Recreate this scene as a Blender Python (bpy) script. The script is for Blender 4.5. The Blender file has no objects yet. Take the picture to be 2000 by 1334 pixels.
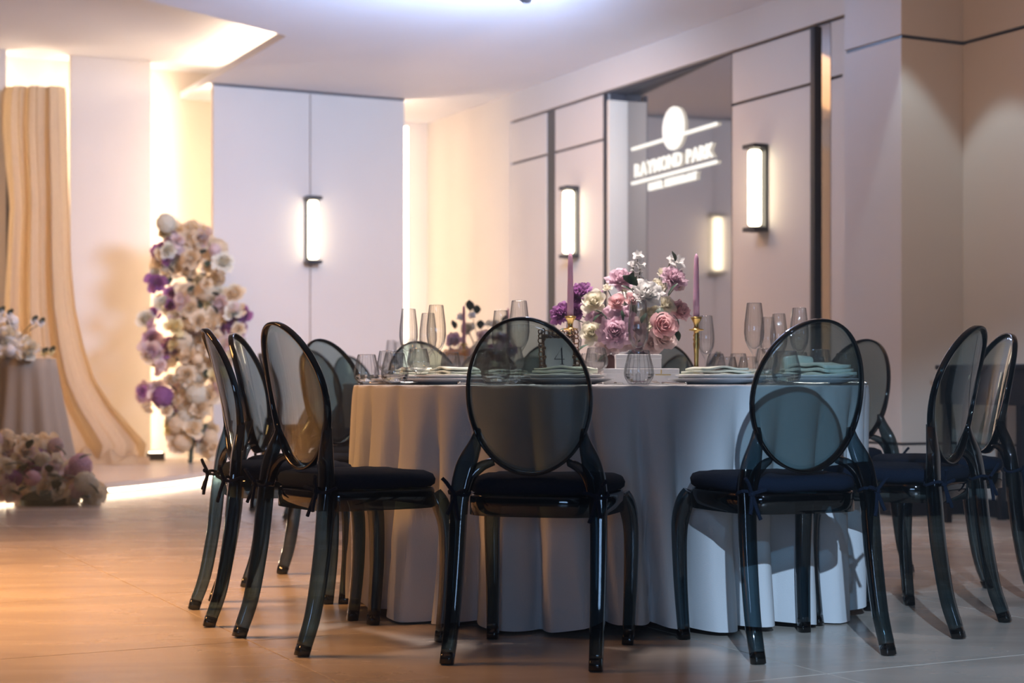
import bpy, bmesh, math, random
from mathutils import Vector, Matrix
R = math.radians; PI = math.pi
rnd = random.Random(7)
COL = bpy.context.scene.collection
SC = bpy.context.scene

# ------------------------------------------------------------------ camera, world, exposure
ZC, F = 0.77, 3200.0
cam_d = bpy.data.cameras.new('camera'); cam = bpy.data.objects.new('camera', cam_d); COL.objects.link(cam)
cam.location = (0, 0, ZC); cam.rotation_euler = (PI/2, 0, 0)
cam_d.sensor_width = 36; cam_d.lens = 57.6; cam_d.shift_y = 0.039; cam_d.clip_end = 60
cam_d.dof.use_dof = True; cam_d.dof.focus_distance = 5.0; cam_d.dof.aperture_fstop = 3.2
SC.camera = cam
w = bpy.data.worlds.new('world'); SC.world = w; w.use_nodes = True
w.node_tree.nodes['Background'].inputs[0].default_value = (0.5, 0.55, 0.7, 1)
w.node_tree.nodes['Background'].inputs[1].default_value = 0.05
wv = w.node_tree.nodes.new('ShaderNodeVolumeScatter')      # thin stage haze through the whole hall
wv.inputs['Density'].default_value = 0.015; wv.inputs['Anisotropy'].default_value = 0.45; wv.inputs['Color'].default_value = (0.95, 0.95, 1, 1)
w.node_tree.links.new(wv.outputs[0], w.node_tree.nodes['World Output'].inputs['Volume'])
SC.view_settings.view_transform = 'Standard'; SC.view_settings.look = 'None'
SC.view_settings.gamma = 1; SC.view_settings.use_curve_mapping = False
SC.view_settings.exposure = -0.06
cy = SC.cycles
cy.transparent_max_bounces = 40; cy.max_bounces = 14; cy.transmission_bounces = 12; cy.glossy_bounces = 5
cy.diffuse_bounces = 4; cy.caustics_reflective = False; cy.caustics_refractive = False
cy.sample_clamp_indirect = 4.0; cy.use_denoising = True

# room frame: s runs along the right wall away from the camera, t runs across to the right wall
U = Vector((-0.4436, 0.8962, 0)); V = Vector((0.8962, 0.4436, 0)); RA = math.atan2(0.4436, 0.8962)
def P(s, t, z): return U*s + V*t + Vector((0, 0, z))
def px(x, y, Y): return Vector(((x-1000)/F*Y, Y, ZC - (y-745)/F*Y))      # a point at depth Y
def fl(x, y, z=0.0):
    Y = (ZC-z)*F/(y-745); return Vector(((x-1000)/F*Y, Y, z))

WARM = (1.0, 0.66, 0.36); COOL = (0.62, 0.74, 1.0)
def area(name, loc, target, size, power, col, size_y=None, spread=None):
    d = bpy.data.lights.new(name, 'AREA'); d.energy = power; d.color = col; d.size = size
    if size_y: d.shape = 'RECTANGLE'; d.size_y = size_y
    if spread: d.spread = R(spread)
    o = bpy.data.objects.new(name, d); COL.objects.link(o); o.location = loc
    o.rotation_euler = (Vector(target)-Vector(loc)).to_track_quat('-Z', 'Y').to_euler(); return o
def spot(name, loc, target, angle, blend, power, col, radius=0.05):
    d = bpy.data.lights.new(name, 'SPOT'); d.energy = power; d.color = col; d.spot_size = R(angle)
    d.spot_blend = blend; d.shadow_soft_size = radius
    o = bpy.data.objects.new(name, d); COL.objects.link(o); o.location = loc
    o.rotation_euler = (Vector(target)-Vector(loc)).to_track_quat('-Z', 'Y').to_euler(); return o
# videographer's cool lamp beside the camera, aimed at the right of the table
spot('cool_lamp_light', (0.4, -1.0, 2.8), (2.25, 5.2, 0.0), 30, 0.3, 2000, (0.50, 0.72, 1.0), 0.03)
# stage light up on the ceiling near the top edge of the frame
spot('stage_light_beam', P(8.75, 4.45, 3.05), P(15, 3.9, 2.9), 135, 1.0, 1450, (0.42, 0.60, 1.0), 0.45)
spot('column_light', P(7.0, 5.9, 3.34), P(7.05, 6.5, 0), 50, 0.3, 60, (0.7, 0.88, 1.0), 0.03)
# warm fill lights added over the hall, no fixtures modelled
area('warm_fill_left', P(6.4, -0.3, 3.3), P(6.2, 0.5, 0), 1.6, 170, (1.0, 0.48, 0.16), 1.6, 84)  # added fill that turns the left floor orange
pl_ = bpy.data.lights.new('stage_glow_fill', 'POINT'); pl_.energy = 48; pl_.color = (0.45, 0.60, 1.0); pl_.shadow_soft_size = 0.1  # extra point light added to brighten the ceiling around the stage light
po_ = bpy.data.objects.new('stage_glow_fill', pl_); COL.objects.link(po_); po_.location = P(9.0, 4.75, 3.12)
area('warm_fill_drape', P(10.9, 2.6, 3.3), P(13.0, 2.9, 1.0), 2.0, 60, (1.0, 0.52, 0.22), 2.0, 120)  # added fill for the drape and flower column
area('warm_fill_middle', P(11.0, 5.0, 3.3), P(11.4, 6.4, 0), 1.2, 66, (1.0, 0.54, 0.23), 1.2, 150)
area('warm_fill_right', P(5.6, 4.6, 3.3), P(6.6, 6.3, 1.0), 1.0, 27, (1.0, 0.53, 0.24), 1.0, 150)  # added fill to warm the right wall
area('warm_fill_table', P(5.0, 2.7, 3.3), P(5.0, 2.7, 0), 0.4, 13, (1.0, 0.88, 0.84), 0.4, 44)  # added fill that lifts the flowers on the table
area('cool_fill_front', (-0.7, -1.4, 1.15), (0.5, 5.5, 0.6), 1.2, 36, (0.36, 0.60, 1.0), 0.8)  # cool fill added in front to lift the tablecloth

# ------------------------------------------------------------------ materials
def nm(name):
    m = bpy.data.materials.new(name); m.use_nodes = True
    return m, m.node_tree.nodes, m.node_tree.links
def prin(name, col, rough=0.5, metal=0.0, var=0.0, scale=8.0, bump=0.0, bscale=60.0, **kw):
    m, n, l = nm(name); b = n['Principled BSDF']
    b.inputs['Roughness'].default_value = rough; b.inputs['Metallic'].default_value = metal
    for k, v in kw.items(): b.inputs[k.replace('_', ' ')].default_value = v
    tc = n.new('ShaderNodeTexCoord')
    if var > 0:
        nz = n.new('ShaderNodeTexNoise'); nz.inputs['Scale'].default_value = scale; nz.inputs['Detail'].default_value = 5
        l.new(tc.outputs['Object'], nz.inputs['Vector'])
        cr = n.new('ShaderNodeValToRGB')
        cr.color_ramp.elements[0].position = 0.3; cr.color_ramp.elements[1].position = 0.7
        cr.color_ramp.elements[0].color = tuple(c*(1-var) for c in col)+(1,)
        cr.color_ramp.elements[1].color = tuple(min(1, c*(1+var)) for c in col)+(1,)
        l.new(nz.outputs[0], cr.inputs[0]); l.new(cr.outputs[0], b.inputs['Base Color'])
    else: b.inputs['Base Color'].default_value = tuple(col)+(1,)
    if bump > 0:
        n2 = n.new('ShaderNodeTexNoise'); n2.inputs['Scale'].default_value = bscale
        bp = n.new('ShaderNodeBump'); bp.inputs['Strength'].default_value = bump; bp.inputs['Distance'].default_value = 0.01
        l.new(tc.outputs['Object'], n2.inputs['Vector']); l.new(n2.outputs[0], bp.inputs['Height']); l.new(bp.outputs[0], b.inputs['Normal'])
    return m
def emis(name, col, s):
    m, n, l = nm(name); n.remove(n['Principled BSDF'])
    e = n.new('ShaderNodeEmission'); e.inputs[0].default_value = tuple(col)+(1,); e.inputs[1].default_value = s
    l.new(e.outputs[0], n['Material Output'].inputs[0]); return m
def petal_mat(name, col, edge):
    m, n, l = nm(name); b = n['Principled BSDF']; b.inputs['Roughness'].default_value = 0.65
    lw = n.new('ShaderNodeTexNoise'); lw.inputs['Scale'].default_value = 30; tc = n.new('ShaderNodeTexCoord')
    l.new(tc.outputs['Object'], lw.inputs['Vector'])
    mx = n.new('ShaderNodeMix'); mx.data_type = 'RGBA'; mx.inputs[6].default_value = tuple(col)+(1,); mx.inputs[7].default_value = tuple(edge)+(1,)
    l.new(lw.outputs[0], mx.inputs[0]); l.new(mx.outputs[2], b.inputs['Base Color'])
    tr = n.new('ShaderNodeBsdfTranslucent'); l.new(mx.outputs[2], tr.inputs[0])
    ms = n.new('ShaderNodeMixShader'); ms.inputs[0].default_value = 0.42
    l.new(b.outputs[0], ms.inputs[1]); l.new(tr.outputs[0], ms.inputs[2]); l.new(ms.outputs[0], n['Material Output'].inputs[0]); return m
def smoke_mat(name, mid, dark, power=3.0):
    """tinted polycarbonate: clear seen square on, dark seen along the sheet, glossy"""
    m, n, l = nm(name); n.remove(n['Principled BSDF'])
    lw = n.new('ShaderNodeLayerWeight'); lw.inputs[0].default_value = 0.5
    pw = n.new('ShaderNodeMath'); pw.operation = 'POWER'; pw.inputs[1].default_value = power; l.new(lw.outputs['Facing'], pw.inputs[0])
    mx = n.new('ShaderNodeMix'); mx.data_type = 'RGBA'; mx.inputs[6].default_value = tuple(mid)+(1,); mx.inputs[7].default_value = tuple(dark)+(1,)
    l.new(pw.outputs[0], mx.inputs[0])
    t = n.new('ShaderNodeBsdfTransparent'); l.new(mx.outputs[2], t.inputs[0])
    g = n.new('ShaderNodeBsdfGlossy'); g.inputs['Roughness'].default_value = 0.03; g.inputs[0].default_value = (1, 1, 1, 1)
    f5 = n.new('ShaderNodeMath'); f5.operation = 'POWER'; f5.inputs[1].default_value = 5; l.new(lw.outputs['Facing'], f5.inputs[0])
    fr = n.new('ShaderNodeMath'); fr.operation = 'MULTIPLY_ADD'; fr.inputs[1].default_value = 0.9; fr.inputs[2].default_value = 0.045; l.new(f5.outputs[0], fr.inputs[0])
    ms = n.new('ShaderNodeMixShader'); l.new(fr.outputs[0], ms.inputs[0]); l.new(t.outputs[0], ms.inputs[1]); l.new(g.outputs[0], ms.inputs[2])
    l.new(ms.outputs[0], n['Material Output'].inputs[0]); return m
M = {}
M['wall'] = prin('wall_paint', (0.66, 0.585, 0.50), 0.55, var=0.03, scale=1.5, bump=0.05)
M['wallcol'] = prin('column_paint', (0.62, 0.58, 0.53), 0.5, var=0.03, scale=1.5)
M['dim'] = prin('dim_hall_wall', (0.10, 0.11, 0.14), 0.7, var=0.05, scale=1.5)  # unseen walls coloured dark so the chairs reflect a dim hall
M['led3'] = emis('led_corner', (1.0, 0.80, 0.62), 9)
M['ceil'] = prin('ceiling_paint', (0.78, 0.76, 0.78), 0.7, var=0.02, scale=2)
M['joint'] = prin('dark_joint', (0.02, 0.022, 0.03), 0.4)
M['black'] = prin('black_metal', (0.012, 0.013, 0.018), 0.35, metal=0.3)
M['mirror'] = prin('bronze_mirror', (0.40, 0.36, 0.33), 0.06, metal=1.0)
M['jamb'] = prin('cream_jamb', (0.88, 0.76, 0.58), 0.4)
M['led'] = emis('led_warm', (1.0, 0.76, 0.54), 60)
M['led2'] = emis('led_stage', (1.0, 0.80, 0.55), 22)
M['tube'] = emis('sconce_tube', (1.0, 0.86, 0.62), 9)
M['sign'] = emis('sign_face', (1.0, 0.95, 0.88), 1.5)
M['signdim'] = prin('sign_emblem_detail', (0.6, 0.5, 0.5), 0.5, Emission_Color=(0.95, 0.85, 0.85, 1), Emission_Strength=0.9)
M['lens'] = emis('stage_light_lens', (0.85, 0.9, 1.0), 25)
M['smoke'] = smoke_mat('smoke_polycarbonate', (0.55, 0.63, 0.64), (0.02, 0.06, 0.09), 4.0)
M['smokeleg'] = smoke_mat('smoke_polycarbonate_thick', (0.27, 0.36, 0.40), (0.004, 0.010, 0.015), 1.3)
M['smokefoot'] = smoke_mat('smoke_foot', (0.16, 0.18, 0.18), (0.004, 0.008, 0.01), 1.0)
M['rim'] = smoke_mat('smoke_rim', (0.10, 0.15, 0.18), (0.003, 0.008, 0.014), 0.9)
M['cushion'] = prin('black_cushion_cloth', (0.004, 0.008, 0.018), 0.9, bump=0.3, bscale=300, Specular_IOR_Level=0.12)
M['cloth'] = prin('white_tablecloth', (0.56, 0.56, 0.57), 0.8, bump=0.15, bscale=400)
M['glass'] = prin('clear_glass', (1, 1, 1), 0.0, Transmission_Weight=1.0, IOR=1.45)
def glass_mix():
    m, n, l = nm('clear_ribbed_glass'); b = n['Principled BSDF']; b.inputs['Roughness'].default_value = 0.0; b.inputs['IOR'].default_value = 1.42
    b.inputs['Transmission Weight'].default_value = 1.0; t = n.new('ShaderNodeBsdfTransparent'); ms = n.new('ShaderNodeMixShader'); ms.inputs[0].default_value = 0.08
    l.new(b.outputs[0], ms.inputs[1]); l.new(t.outputs[0], ms.inputs[2]); l.new(ms.outputs[0], n['Material Output'].inputs[0]); return m
M['glass'] = smoke_mat('clear_ribbed_glass', (0.965, 0.97, 0.97), (0.32, 0.34, 0.38), 1.8)
M['water'] = prin('water', (0.97, 0.98, 1), 0.0, Transmission_Weight=1.0, IOR=1.33)
M['china'] = prin('white_china', (0.75, 0.74, 0.72), 0.15)
M['charger'] = prin('grey_charger', (0.42, 0.43, 0.46), 0.2)
M['napkin'] = prin('pale_green_napkin', (0.66, 0.70, 0.60), 0.8, var=0.05, bump=0.2, bscale=200)
M['steel'] = prin('steel', (0.7, 0.68, 0.66), 0.15, metal=1.0)
M['gold'] = prin('aged_gold', (0.62, 0.42, 0.14), 0.28, metal=1.0, var=0.2, scale=40)
M['bronze'] = prin('bronze_frame', (0.30, 0.17, 0.11), 0.3, metal=0.9, var=0.2, scale=60)
M['candle'] = prin('pink_candle', (0.60, 0.36, 0.50), 0.45, Subsurface_Weight=0.2)
M['card'] = prin('white_card', (0.78, 0.77, 0.78), 0.5)
M['ink'] = prin('black_ink', (0.01, 0.01, 0.012), 0.5)
M['vase'] = prin('mauve_bowl', (0.12, 0.06, 0.06), 0.35, var=0.15, scale=12)
M['leaf'] = prin('dark_green_leaf', (0.02, 0.05, 0.03), 0.5, var=0.3, scale=30)
M['stem'] = prin('green_stem', (0.06, 0.08, 0.03), 0.6)
M['drape'] = petal_mat('champagne_fabric', (0.62, 0.47, 0.29), (0.72, 0.56, 0.36))
M['greycloth'] = prin('taupe_plinth_cloth', (0.23, 0.18, 0.13), 0.85, bump=0.1, bscale=200)
M['stage'] = prin('stage_top', (0.62, 0.52, 0.42), 0.22, var=0.04, scale=2)
M['boxgrey'] = prin('mauve_box', (0.42, 0.36, 0.34), 0.5)
M['goldprint'] = prin('gold_print', (0.7, 0.5, 0.2), 0.4, metal=0.6)
PET = {
 'cream': petal_mat('petal_cream', (0.74, 0.70, 0.55), (0.82, 0.78, 0.66)),
 'ivory': petal_mat('petal_ivory', (0.82, 0.68, 0.46), (0.88, 0.76, 0.56)),
 'white': petal_mat('petal_white', (0.78, 0.77, 0.74), (0.84, 0.83, 0.82)),
 'mauve': petal_mat('petal_mauve', (0.64, 0.42, 0.52), (0.78, 0.60, 0.67)),
 'pink': petal_mat('petal_pink', (0.78, 0.48, 0.50), (0.85, 0.62, 0.62)),
 'purple': petal_mat('petal_purple', (0.26, 0.08, 0.27), (0.38, 0.16, 0.36)),
 'blush': petal_mat('petal_blush', (0.72, 0.56, 0.54), (0.80, 0.66, 0.62)),
 'yellow': petal_mat('petal_yellow', (0.75, 0.62, 0.28), (0.8, 0.7, 0.4)),
}
def tile_mat():
    m, n, l = nm('beige_floor_tile'); b = n['Principled BSDF']
    g = n.new('ShaderNodeNewGeometry'); mp = n.new('ShaderNodeMapping'); mp.inputs['Scale'].default_value = (0.5, 1.6, 1); mp.inputs['Rotation'].default_value = (0, 0, -0.2)
    l.new(g.outputs['Position'], mp.inputs[0])
    a = n.new('ShaderNodeTexNoise'); a.inputs['Scale'].default_value = 2.2; a.inputs['Detail'].default_value = 8; a.inputs['Distortion'].default_value = 0.6
    l.new(mp.outputs[0], a.inputs['Vector'])
    cr = n.new('ShaderNodeValToRGB'); e = cr.color_ramp.elements
    e[0].position = 0.25; e[0].color = (0.40, 0.33, 0.27, 1); e[1].position = 0.62; e[1].color = (0.55, 0.47, 0.40, 1)
    l.new(a.outputs[0], cr.inputs[0]); l.new(cr.outputs[0], b.inputs['Base Color'])
    rr = n.new('ShaderNodeMapRange'); rr.inputs[3].default_value = 0.16; rr.inputs[4].default_value = 0.36
    l.new(a.outputs[0], rr.inputs[0]); l.new(rr.outputs[0], b.inputs['Roughness'])
    bp = n.new('ShaderNodeBump'); bp.inputs['Strength'].default_value = 0.12; bp.inputs['Distance'].default_value = 0.02
    l.new(a.outputs[0], bp.inputs['Height']); l.new(bp.outputs[0], b.inputs['Normal']); return m
M['tile'] = tile_mat()
M['grout'] = prin('grout', (0.50, 0.47, 0.44), 0.7)

# ------------------------------------------------------------------ helpers
def link(name, me, mat=None, parent=None, smooth=False):
    if mat is not None and not me.materials: me.materials.append(mat)
    if smooth:
        for p in me.polygons: p.use_smooth = True
    o = bpy.data.objects.new(name, me); COL.objects.link(o)
    if parent: o.parent = parent
    return o
def obj(name, bm, mat, parent=None, smooth=False, recalc=True):
    if recalc: bmesh.ops.recalc_face_normals(bm, faces=bm.faces)
    me = bpy.data.meshes.new(name); bm.to_mesh(me); bm.free()
    return link(name, me, mat, parent, smooth)
def tag(o, label, cat, group=None, kind=None):
    o['label'] = label; o['category'] = cat
    if group: o['group'] = group
    if kind: o['kind'] = kind
    return o
def thing(name, label, cat, loc=(0, 0, 0), rz=0, group=None):
    o = bpy.data.objects.new(name, None); COL.objects.link(o); o.location = loc; o.rotation_euler = (0, 0, rz)
    o.empty_display_size = 0.05
    return tag(o, label, cat, group)
def struct(o): o['kind'] = 'structure'; return o
def box(bm, lo, hi, mtx=None, bevel=0.0):
    r = bmesh.ops.create_cube(bm, size=1)
    c = [(a+b)/2 for a, b in zip(lo, hi)]; s = [b-a for a, b in zip(lo, hi)]
    for v in r['verts']: v.co = Vector((c[0]+v.co.x*s[0], c[1]+v.co.y*s[1], c[2]+v.co.z*s[2]))
    if bevel:
        es = list({e for v in r['verts'] for e in v.link_edges})
        rr = bmesh.ops.bevel(bm, geom=es, offset=bevel, segments=2, affect='EDGES', profile=0.5)
        vs = list({v for f in rr['faces'] for v in f.verts} | {v for v in r['verts'] if v.is_valid})
    else: vs = r['verts']
    if mtx is not None:
        for v in vs: v.co = mtx @ v.co
    return vs
def boxo(name, lo, hi, mat, parent=None, mtx=None, bevel=0.0):
    bm = bmesh.new(); box(bm, lo, hi, mtx, bevel); return obj(name, bm, mat, parent)
ROOM = Matrix.Rotation(RA, 4, 'Z')      # local x = t (V), local y = s (U)
def rbox(name, s0, s1, t0, t1, z0, z1, mat, parent=None, bevel=0.0):
    return boxo(name, (t0, s0, z0), (t1, s1, z1), mat, parent, ROOM, bevel)
def lathe(bm, prof, seg=32, ribs=0, amp=0.0, rib0=None, mtx=None):
    """prof: list of (r, z[, ribbed]); closed if the ends meet on the axis"""
    rings = []
    for p in prof:
        r, z = p[0], p[1]; rb = p[2] if len(p) > 2 else 0
        if r < 1e-6: rings.append([bm.verts.new((0, 0, z))]); continue
        rings.append([bm.verts.new((r*(1+amp*rb*math.cos(ribs*2*PI*k/seg))*math.cos(2*PI*k/seg), r*(1+amp*rb*math.cos(ribs*2*PI*k/seg))*math.sin(2*PI*k/seg), z)) for k in range(seg)])
    for a, b in zip(rings, rings[1:]):
        for k in range(seg):
            k2 = (k+1) % seg
            if len(a) == 1 and len(b) == 1: continue
            if len(a) == 1: bm.faces.new((a[0], b[k], b[k2]))
            elif len(b) == 1: bm.faces.new((a[k2], a[k], b[0]))
            else: bm.faces.new((a[k], a[k2], b[k2], b[k]))
    if mtx is not None:
        for rg in rings:
            for v in rg: v.co = mtx @ v.co
def crom(pts, n):
    """Catmull-Rom through tuples of any length"""
    out = []; q = [pts[0]]+list(pts)+[pts[-1]]
    for i in range(len(pts)-1):
        for k in range(n):
            t = k/n; r = []
            for a, b, c, d in zip(*q[i:i+4]):
                r.append(0.5*((2*b)+(-a+c)*t+(2*a-5*b+4*c-d)*t*t+(-a+3*b-3*c+d)*t**3))
            out.append(tuple(r))
    out.append(tuple(pts[-1])); return out
def sweep(bm, pts, n=6, sec=12, sq=4.0, side=Vector((1, 0, 0)), closed=False, interp=True):
    """pts: (x,y,z,width,depth); superellipse section, width along 'side'"""
    ps = crom(pts, n) if interp else pts
    rings = []
    for i, p in enumerate(ps):
        c = Vector(p[:3])
        if closed: d = Vector(ps[(i+1) % len(ps)][:3]) - Vector(ps[i-1][:3])
        else: d = Vector(ps[min(i+1, len(ps)-1)][:3]) - Vector(ps[max(i-1, 0)][:3])
        d.normalize()
        sd = (side - d*side.dot(d))
        if sd.length < 1e-3: sd = Vector((0, 1, 0)) - d*d.y
        sd.normalize(); nd = d.cross(sd)
        ring = []
        for k in range(sec):
            a = 2*PI*(k+0.5)/sec; ca, sa = math.cos(a), math.sin(a)
            ring.append(bm.verts.new(c + sd*(p[3]/2*math.copysign(abs(ca)**(2/sq), ca)) + nd*(p[4]/2*math.copysign(abs(sa)**(2/sq), sa))))
        rings.append(ring)
    m = len(rings)
    for i in range(m if closed else m-1):
        a, b = rings[i], rings[(i+1) % m]
        for k in range(sec): bm.faces.new((a[k], a[(k+1) % sec], b[(k+1) % sec], b[k]))
    if not closed: bm.faces.new(rings[0][::-1]); bm.faces.new(rings[-1])
def tube(bm, pts, r, sec=8, closed=False, n=5, interp=True):
    sweep(bm, [tuple(p)+(2*r, 2*r) for p in pts], n, sec, 2.0, Vector((0.13, 0.2, 0.97)), closed, interp)
def dup(root, loc, rz, label, group=None):
    r = root.copy(); COL.objects.link(r); r.location = loc; r.rotation_euler = (0, 0, rz); r['label'] = label
    if group: r['group'] = group
    for ch in list(root.children):
        c = ch.copy(); COL.objects.link(c); c.parent = r
        for g in list(ch.children):
            d = g.copy(); COL.objects.link(d); d.parent = c
    return r
def grid(bm, fn, nu, nv, closeu=False):
    vs = [[bm.verts.new(fn(i/(nu if closeu else nu-1), j/(nv-1))) for i in range(nu)] for j in range(nv)]
    for j in range(nv-1):
        for i in range(nu if closeu else nu-1):
            i2 = (i+1) % nu; bm.faces.new((vs[j][i], vs[j][i2], vs[j+1][i2], vs[j+1][i]))
    return vs

# ------------------------------------------------------------------ the room
H = 3.37; HT = 3.62; TW = 6.57; SB = 15.2
fl_o = struct(rbox('floor', -3, SB+0.2, -4, TW+0.1, -0.12, -0.003, M['grout']))
tm = bpy.data.meshes.new('tile'); bm = bmesh.new()
box(bm, (0.002, 0.002, -0.01), (1.198, 1.198, 0.0), None, 0.0015); bm.to_mesh(tm); bm.free(); tm.materials.append(M['tile'])
for i in range(-5, 10):
    for j in range(-5, 5):
        s, t = 3.5+1.2*i, 1.46+1.2*j
        if s > SB-1.15 or t > TW-0.2 or t < -4: continue
        o = link('tile', tm, None, fl_o); o.location = P(s, t, 0); o.rotation_euler = (0, 0, RA)
# ceiling with a raised tray at the back left
bm = bmesh.new()
poly = [(-3, -4), (-3, TW+0.1), (SB+0.2, TW+0.1), (SB+0.2, 3.95), (11.8, 3.95), (11.15, 2.78), (9.65, 0.08), (7.4, -4)]
lo = [bm.verts.new(P(s, t, H)) for s, t in poly]; hi = [bm.verts.new(P(s, t, H+0.06)) for s, t in poly]
bm.faces.new(lo); bm.faces.new(hi[::-1])
for i in range(len(poly)): bm.faces.new((lo[i], hi[i], hi[(i+1) % len(poly)], lo[(i+1) % len(poly)]))
ceil = struct(obj('ceiling', bm, M['ceil']))
rbox('tray_ceiling', 6.5, SB+0.2, -4, 4.4, HT, HT+0.1, M['ceil'], ceil)
rbox('led_strip', 11.75, 14.4, 4.06, 4.09, H+0.07, H+0.10, M['led'], ceil)
struct(rbox('wall_left', -3, SB+0.2, -4.1, -4, 0, HT+0.1, M['dim']))
struct(rbox('wall_front', -3.1, -3, -4.1, TW+0.1, 0, HT, M['dim']))
wb = struct(rbox('wall_back', SB, SB+0.15, -4, TW+0.1, 0, HT+0.1, M['wall']))
# backlit standing panels in front of the back wall
def bpanel(s, t0, t1, z1, left, right):
    p = rbox('wall_panel', s, s+0.06, t0, t1, 0.0, z1, M['wall'], wb, 0.004)
    if left: rbox('led_strip', s+0.10, s+0.12, t0+0.03, t0+0.06, 0.1, z1-0.03, M['led'], wb)
    if right: rbox('led_strip', s+0.10, s+0.12, t1-0.06, t1-0.03, 0.1, z1-0.03, M['led'], wb)
bpanel(14.53, -0.5, 2.35, HT, False, True)
bpanel(14.53, 2.89, 3.60, HT, True, True)
bpanel(13.95, 4.0, 4.885, H, True, False)
bpanel(13.95, 4.893, 5.80, H, False, True)
rbox('panel_top_strip', 13.948, 13.96, 4.0, 5.80, H-0.02, H, M['joint'], wb)  # thin dark strip along the top of the back panels
rbox('led_strip', 15.03, 15.06, 6.26, 6.29, 0.1, 3.3, M['led3'], wb)
rbox('recess_reflector', 14.86, 14.90, 3.1, 4.5, 0.0, HT, M['wall'], wb)  # backing added close to the LED strips to brighten the recess
rbox('recess_reflector', 14.86, 14.90, 2.15, 3.05, 0.0, HT, M['wall'], wb)
# right wall
bm = bmesh.new()
for s0, s1, z0, z1, d in ((-3, 9.75, 0, H, .03), (11.52, SB+0.15, 0, H, .03), (9.75, 11.52, 0, 0.1, .03), (9.75, 11.52, 3.10, H, .03), (9.75, 11.52, 0.1, 3.10, .22)):
    box(bm, (TW+d, s0, z0), (TW+0.26, s1, z1), ROOM)
wr = struct(obj('wall_right', bm, M['joint']))
JL, JH = 2.725, 2.745
def rpanel(s0, s1, mat=None, t=TW, low=True):
    mat = mat or M['wall']
    if low:
        rbox('wall_panel', s0, s1, t, TW+0.04, 0.10, 0.405, mat, wr, 0.003); rbox('wall_panel', s0, s1, t, TW+0.04, 0.42, JL, mat, wr, 0.003)
    rbox('wall_panel', s0, s1, t, TW+0.04, JH, 3.10, mat, wr, 0.003)
rbox('wall_panel', 13.31, SB, TW, TW+0.04, 0.0, H, M['wall'], wr)
for a, b in ((12.60, 13.30), (11.55, 12.44), (8.80, 9.745), (8.49, 8.61)): rpanel(a, b)
for a, b in ((5.0, 7.37), (2.6, 4.99), (0.2, 2.59), (-2.2, 0.19)): rpanel(a, b, M['wallcol'])
rbox('bulkhead', -3, 13.30, TW-0.02, TW+0.04, 3.118, H, M['wall'], wr)
# column
cb = [(0.10, 0.405), (0.42, JL), (JH, H)]
for z0, z1 in cb: rbox('column_block', 7.37, 7.89, 6.12, TW+0.04, z0, z1, M['wallcol'], wr, 0.004)
rbox('column_block', 7.38, 7.88, 6.13, TW+0.04, 0.0, H-0.01, M['joint'], wr)
rbox('wall_panel', 7.90, 8.49, TW-0.0, TW+0.04, 0.1, 3.1, M['wall'], wr)
# mirrors, dark channel
rbox('jamb', 11.49, 11.52, TW-0.01, TW+0.22, 0.1, 3.04, M['jamb'], wr)
MA = R(4.9); MN = P(9.77, TW+0.012, 0)      # near foot of the mirror, which runs back into the recess
MIR = Matrix.Translation(MN) @ Matrix.Rotation(RA-MA, 4, 'Z')
boxo('mirror', (0.0, 0.0, 0.1), (0.012, 1.715, 3.10), M['mirror'], wr, MIR)
rbox('mirror_frame', 11.525, 11.55, TW-0.03, TW+0.0, 0.1, 3.10, M['black'], wr)
rbox('narrow_mirror', 8.615, 8.745, TW+0.0, TW+0.026, 0.1, 3.10, M['mirror'], wr)
rbox('black_channel', 8.745, 8.79, TW-0.03, TW+0.03, 0.0, 3.10, M['black'], wr)
rbox('black_channel', 12.45, 12.59, TW+0.005, TW+0.03, 0.0, 3.10, M['black'], wr)
# black baseboard
br = struct(rbox('baseboard_right', -3, 7.37, TW-0.02, TW+0.0, 0, 0.10, M['black']))
rbox('skirting_return', 7.35, 7.91, 6.10, 6.12, 0, 0.10, M['black'], br)
rbox('skirting_return', 7.35, 7.37, 6.12, TW, 0, 0.10, M['black'], br)
rbox('skirting_return', 7.91, 13.3, TW-0.02, TW, 0, 0.10, M['black'], br)

# ------------------------------------------------------------------ sconces
def sconce(loc, rz, label):
    t = thing('wall_sconce', label, 'wall lamp', loc, rz, 'tube wall sconces')     # local -y is out from the wall
    boxo('back_plate', (-0.055, -0.02, -0.30), (0.055, 0.0, 0.30), M['black'], t, None, 0.003)
    for z in (-0.285, 0.285):
        boxo('cap', (-0.07, -0.13, z-0.015), (0.07, -0.018, z+0.015), M['black'], t, None, 0.003)
        bm = bmesh.new(); lathe(bm, [(0, z-0.02), (0.035, z-0.02), (0.035, z+0.02), (0, z+0.02)], 20, mtx=Matrix.Translation((0, -0.075, 0)) ); obj('socket', bm, M['black'], t, False)
    bm = bmesh.new(); lathe(bm, [(0, -0.26), (0.035, -0.26), (0.046, -0.245), (0.046, 0.245), (0.035, 0.26), (0, 0.26)], 24, mtx=Matrix.Translation((0, -0.075, 0)))
    obj('glass_tube', bm, M['tube'], t, True)
    return t
RW = RA - PI/2   # facing out of right wall (-V)
sconce(P(9.36, TW, 2.10), RW, 'black wall sconce with glowing tube on the panel nearest the wide column')
sconce(P(12.06, TW, 2.10), RW, 'black wall sconce with glowing tube left of the mirror with the lit sign')
sconce(P(13.95, 4.89, 2.12), RA, 'black wall sconce with glowing tube alone on the far back panel')

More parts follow.
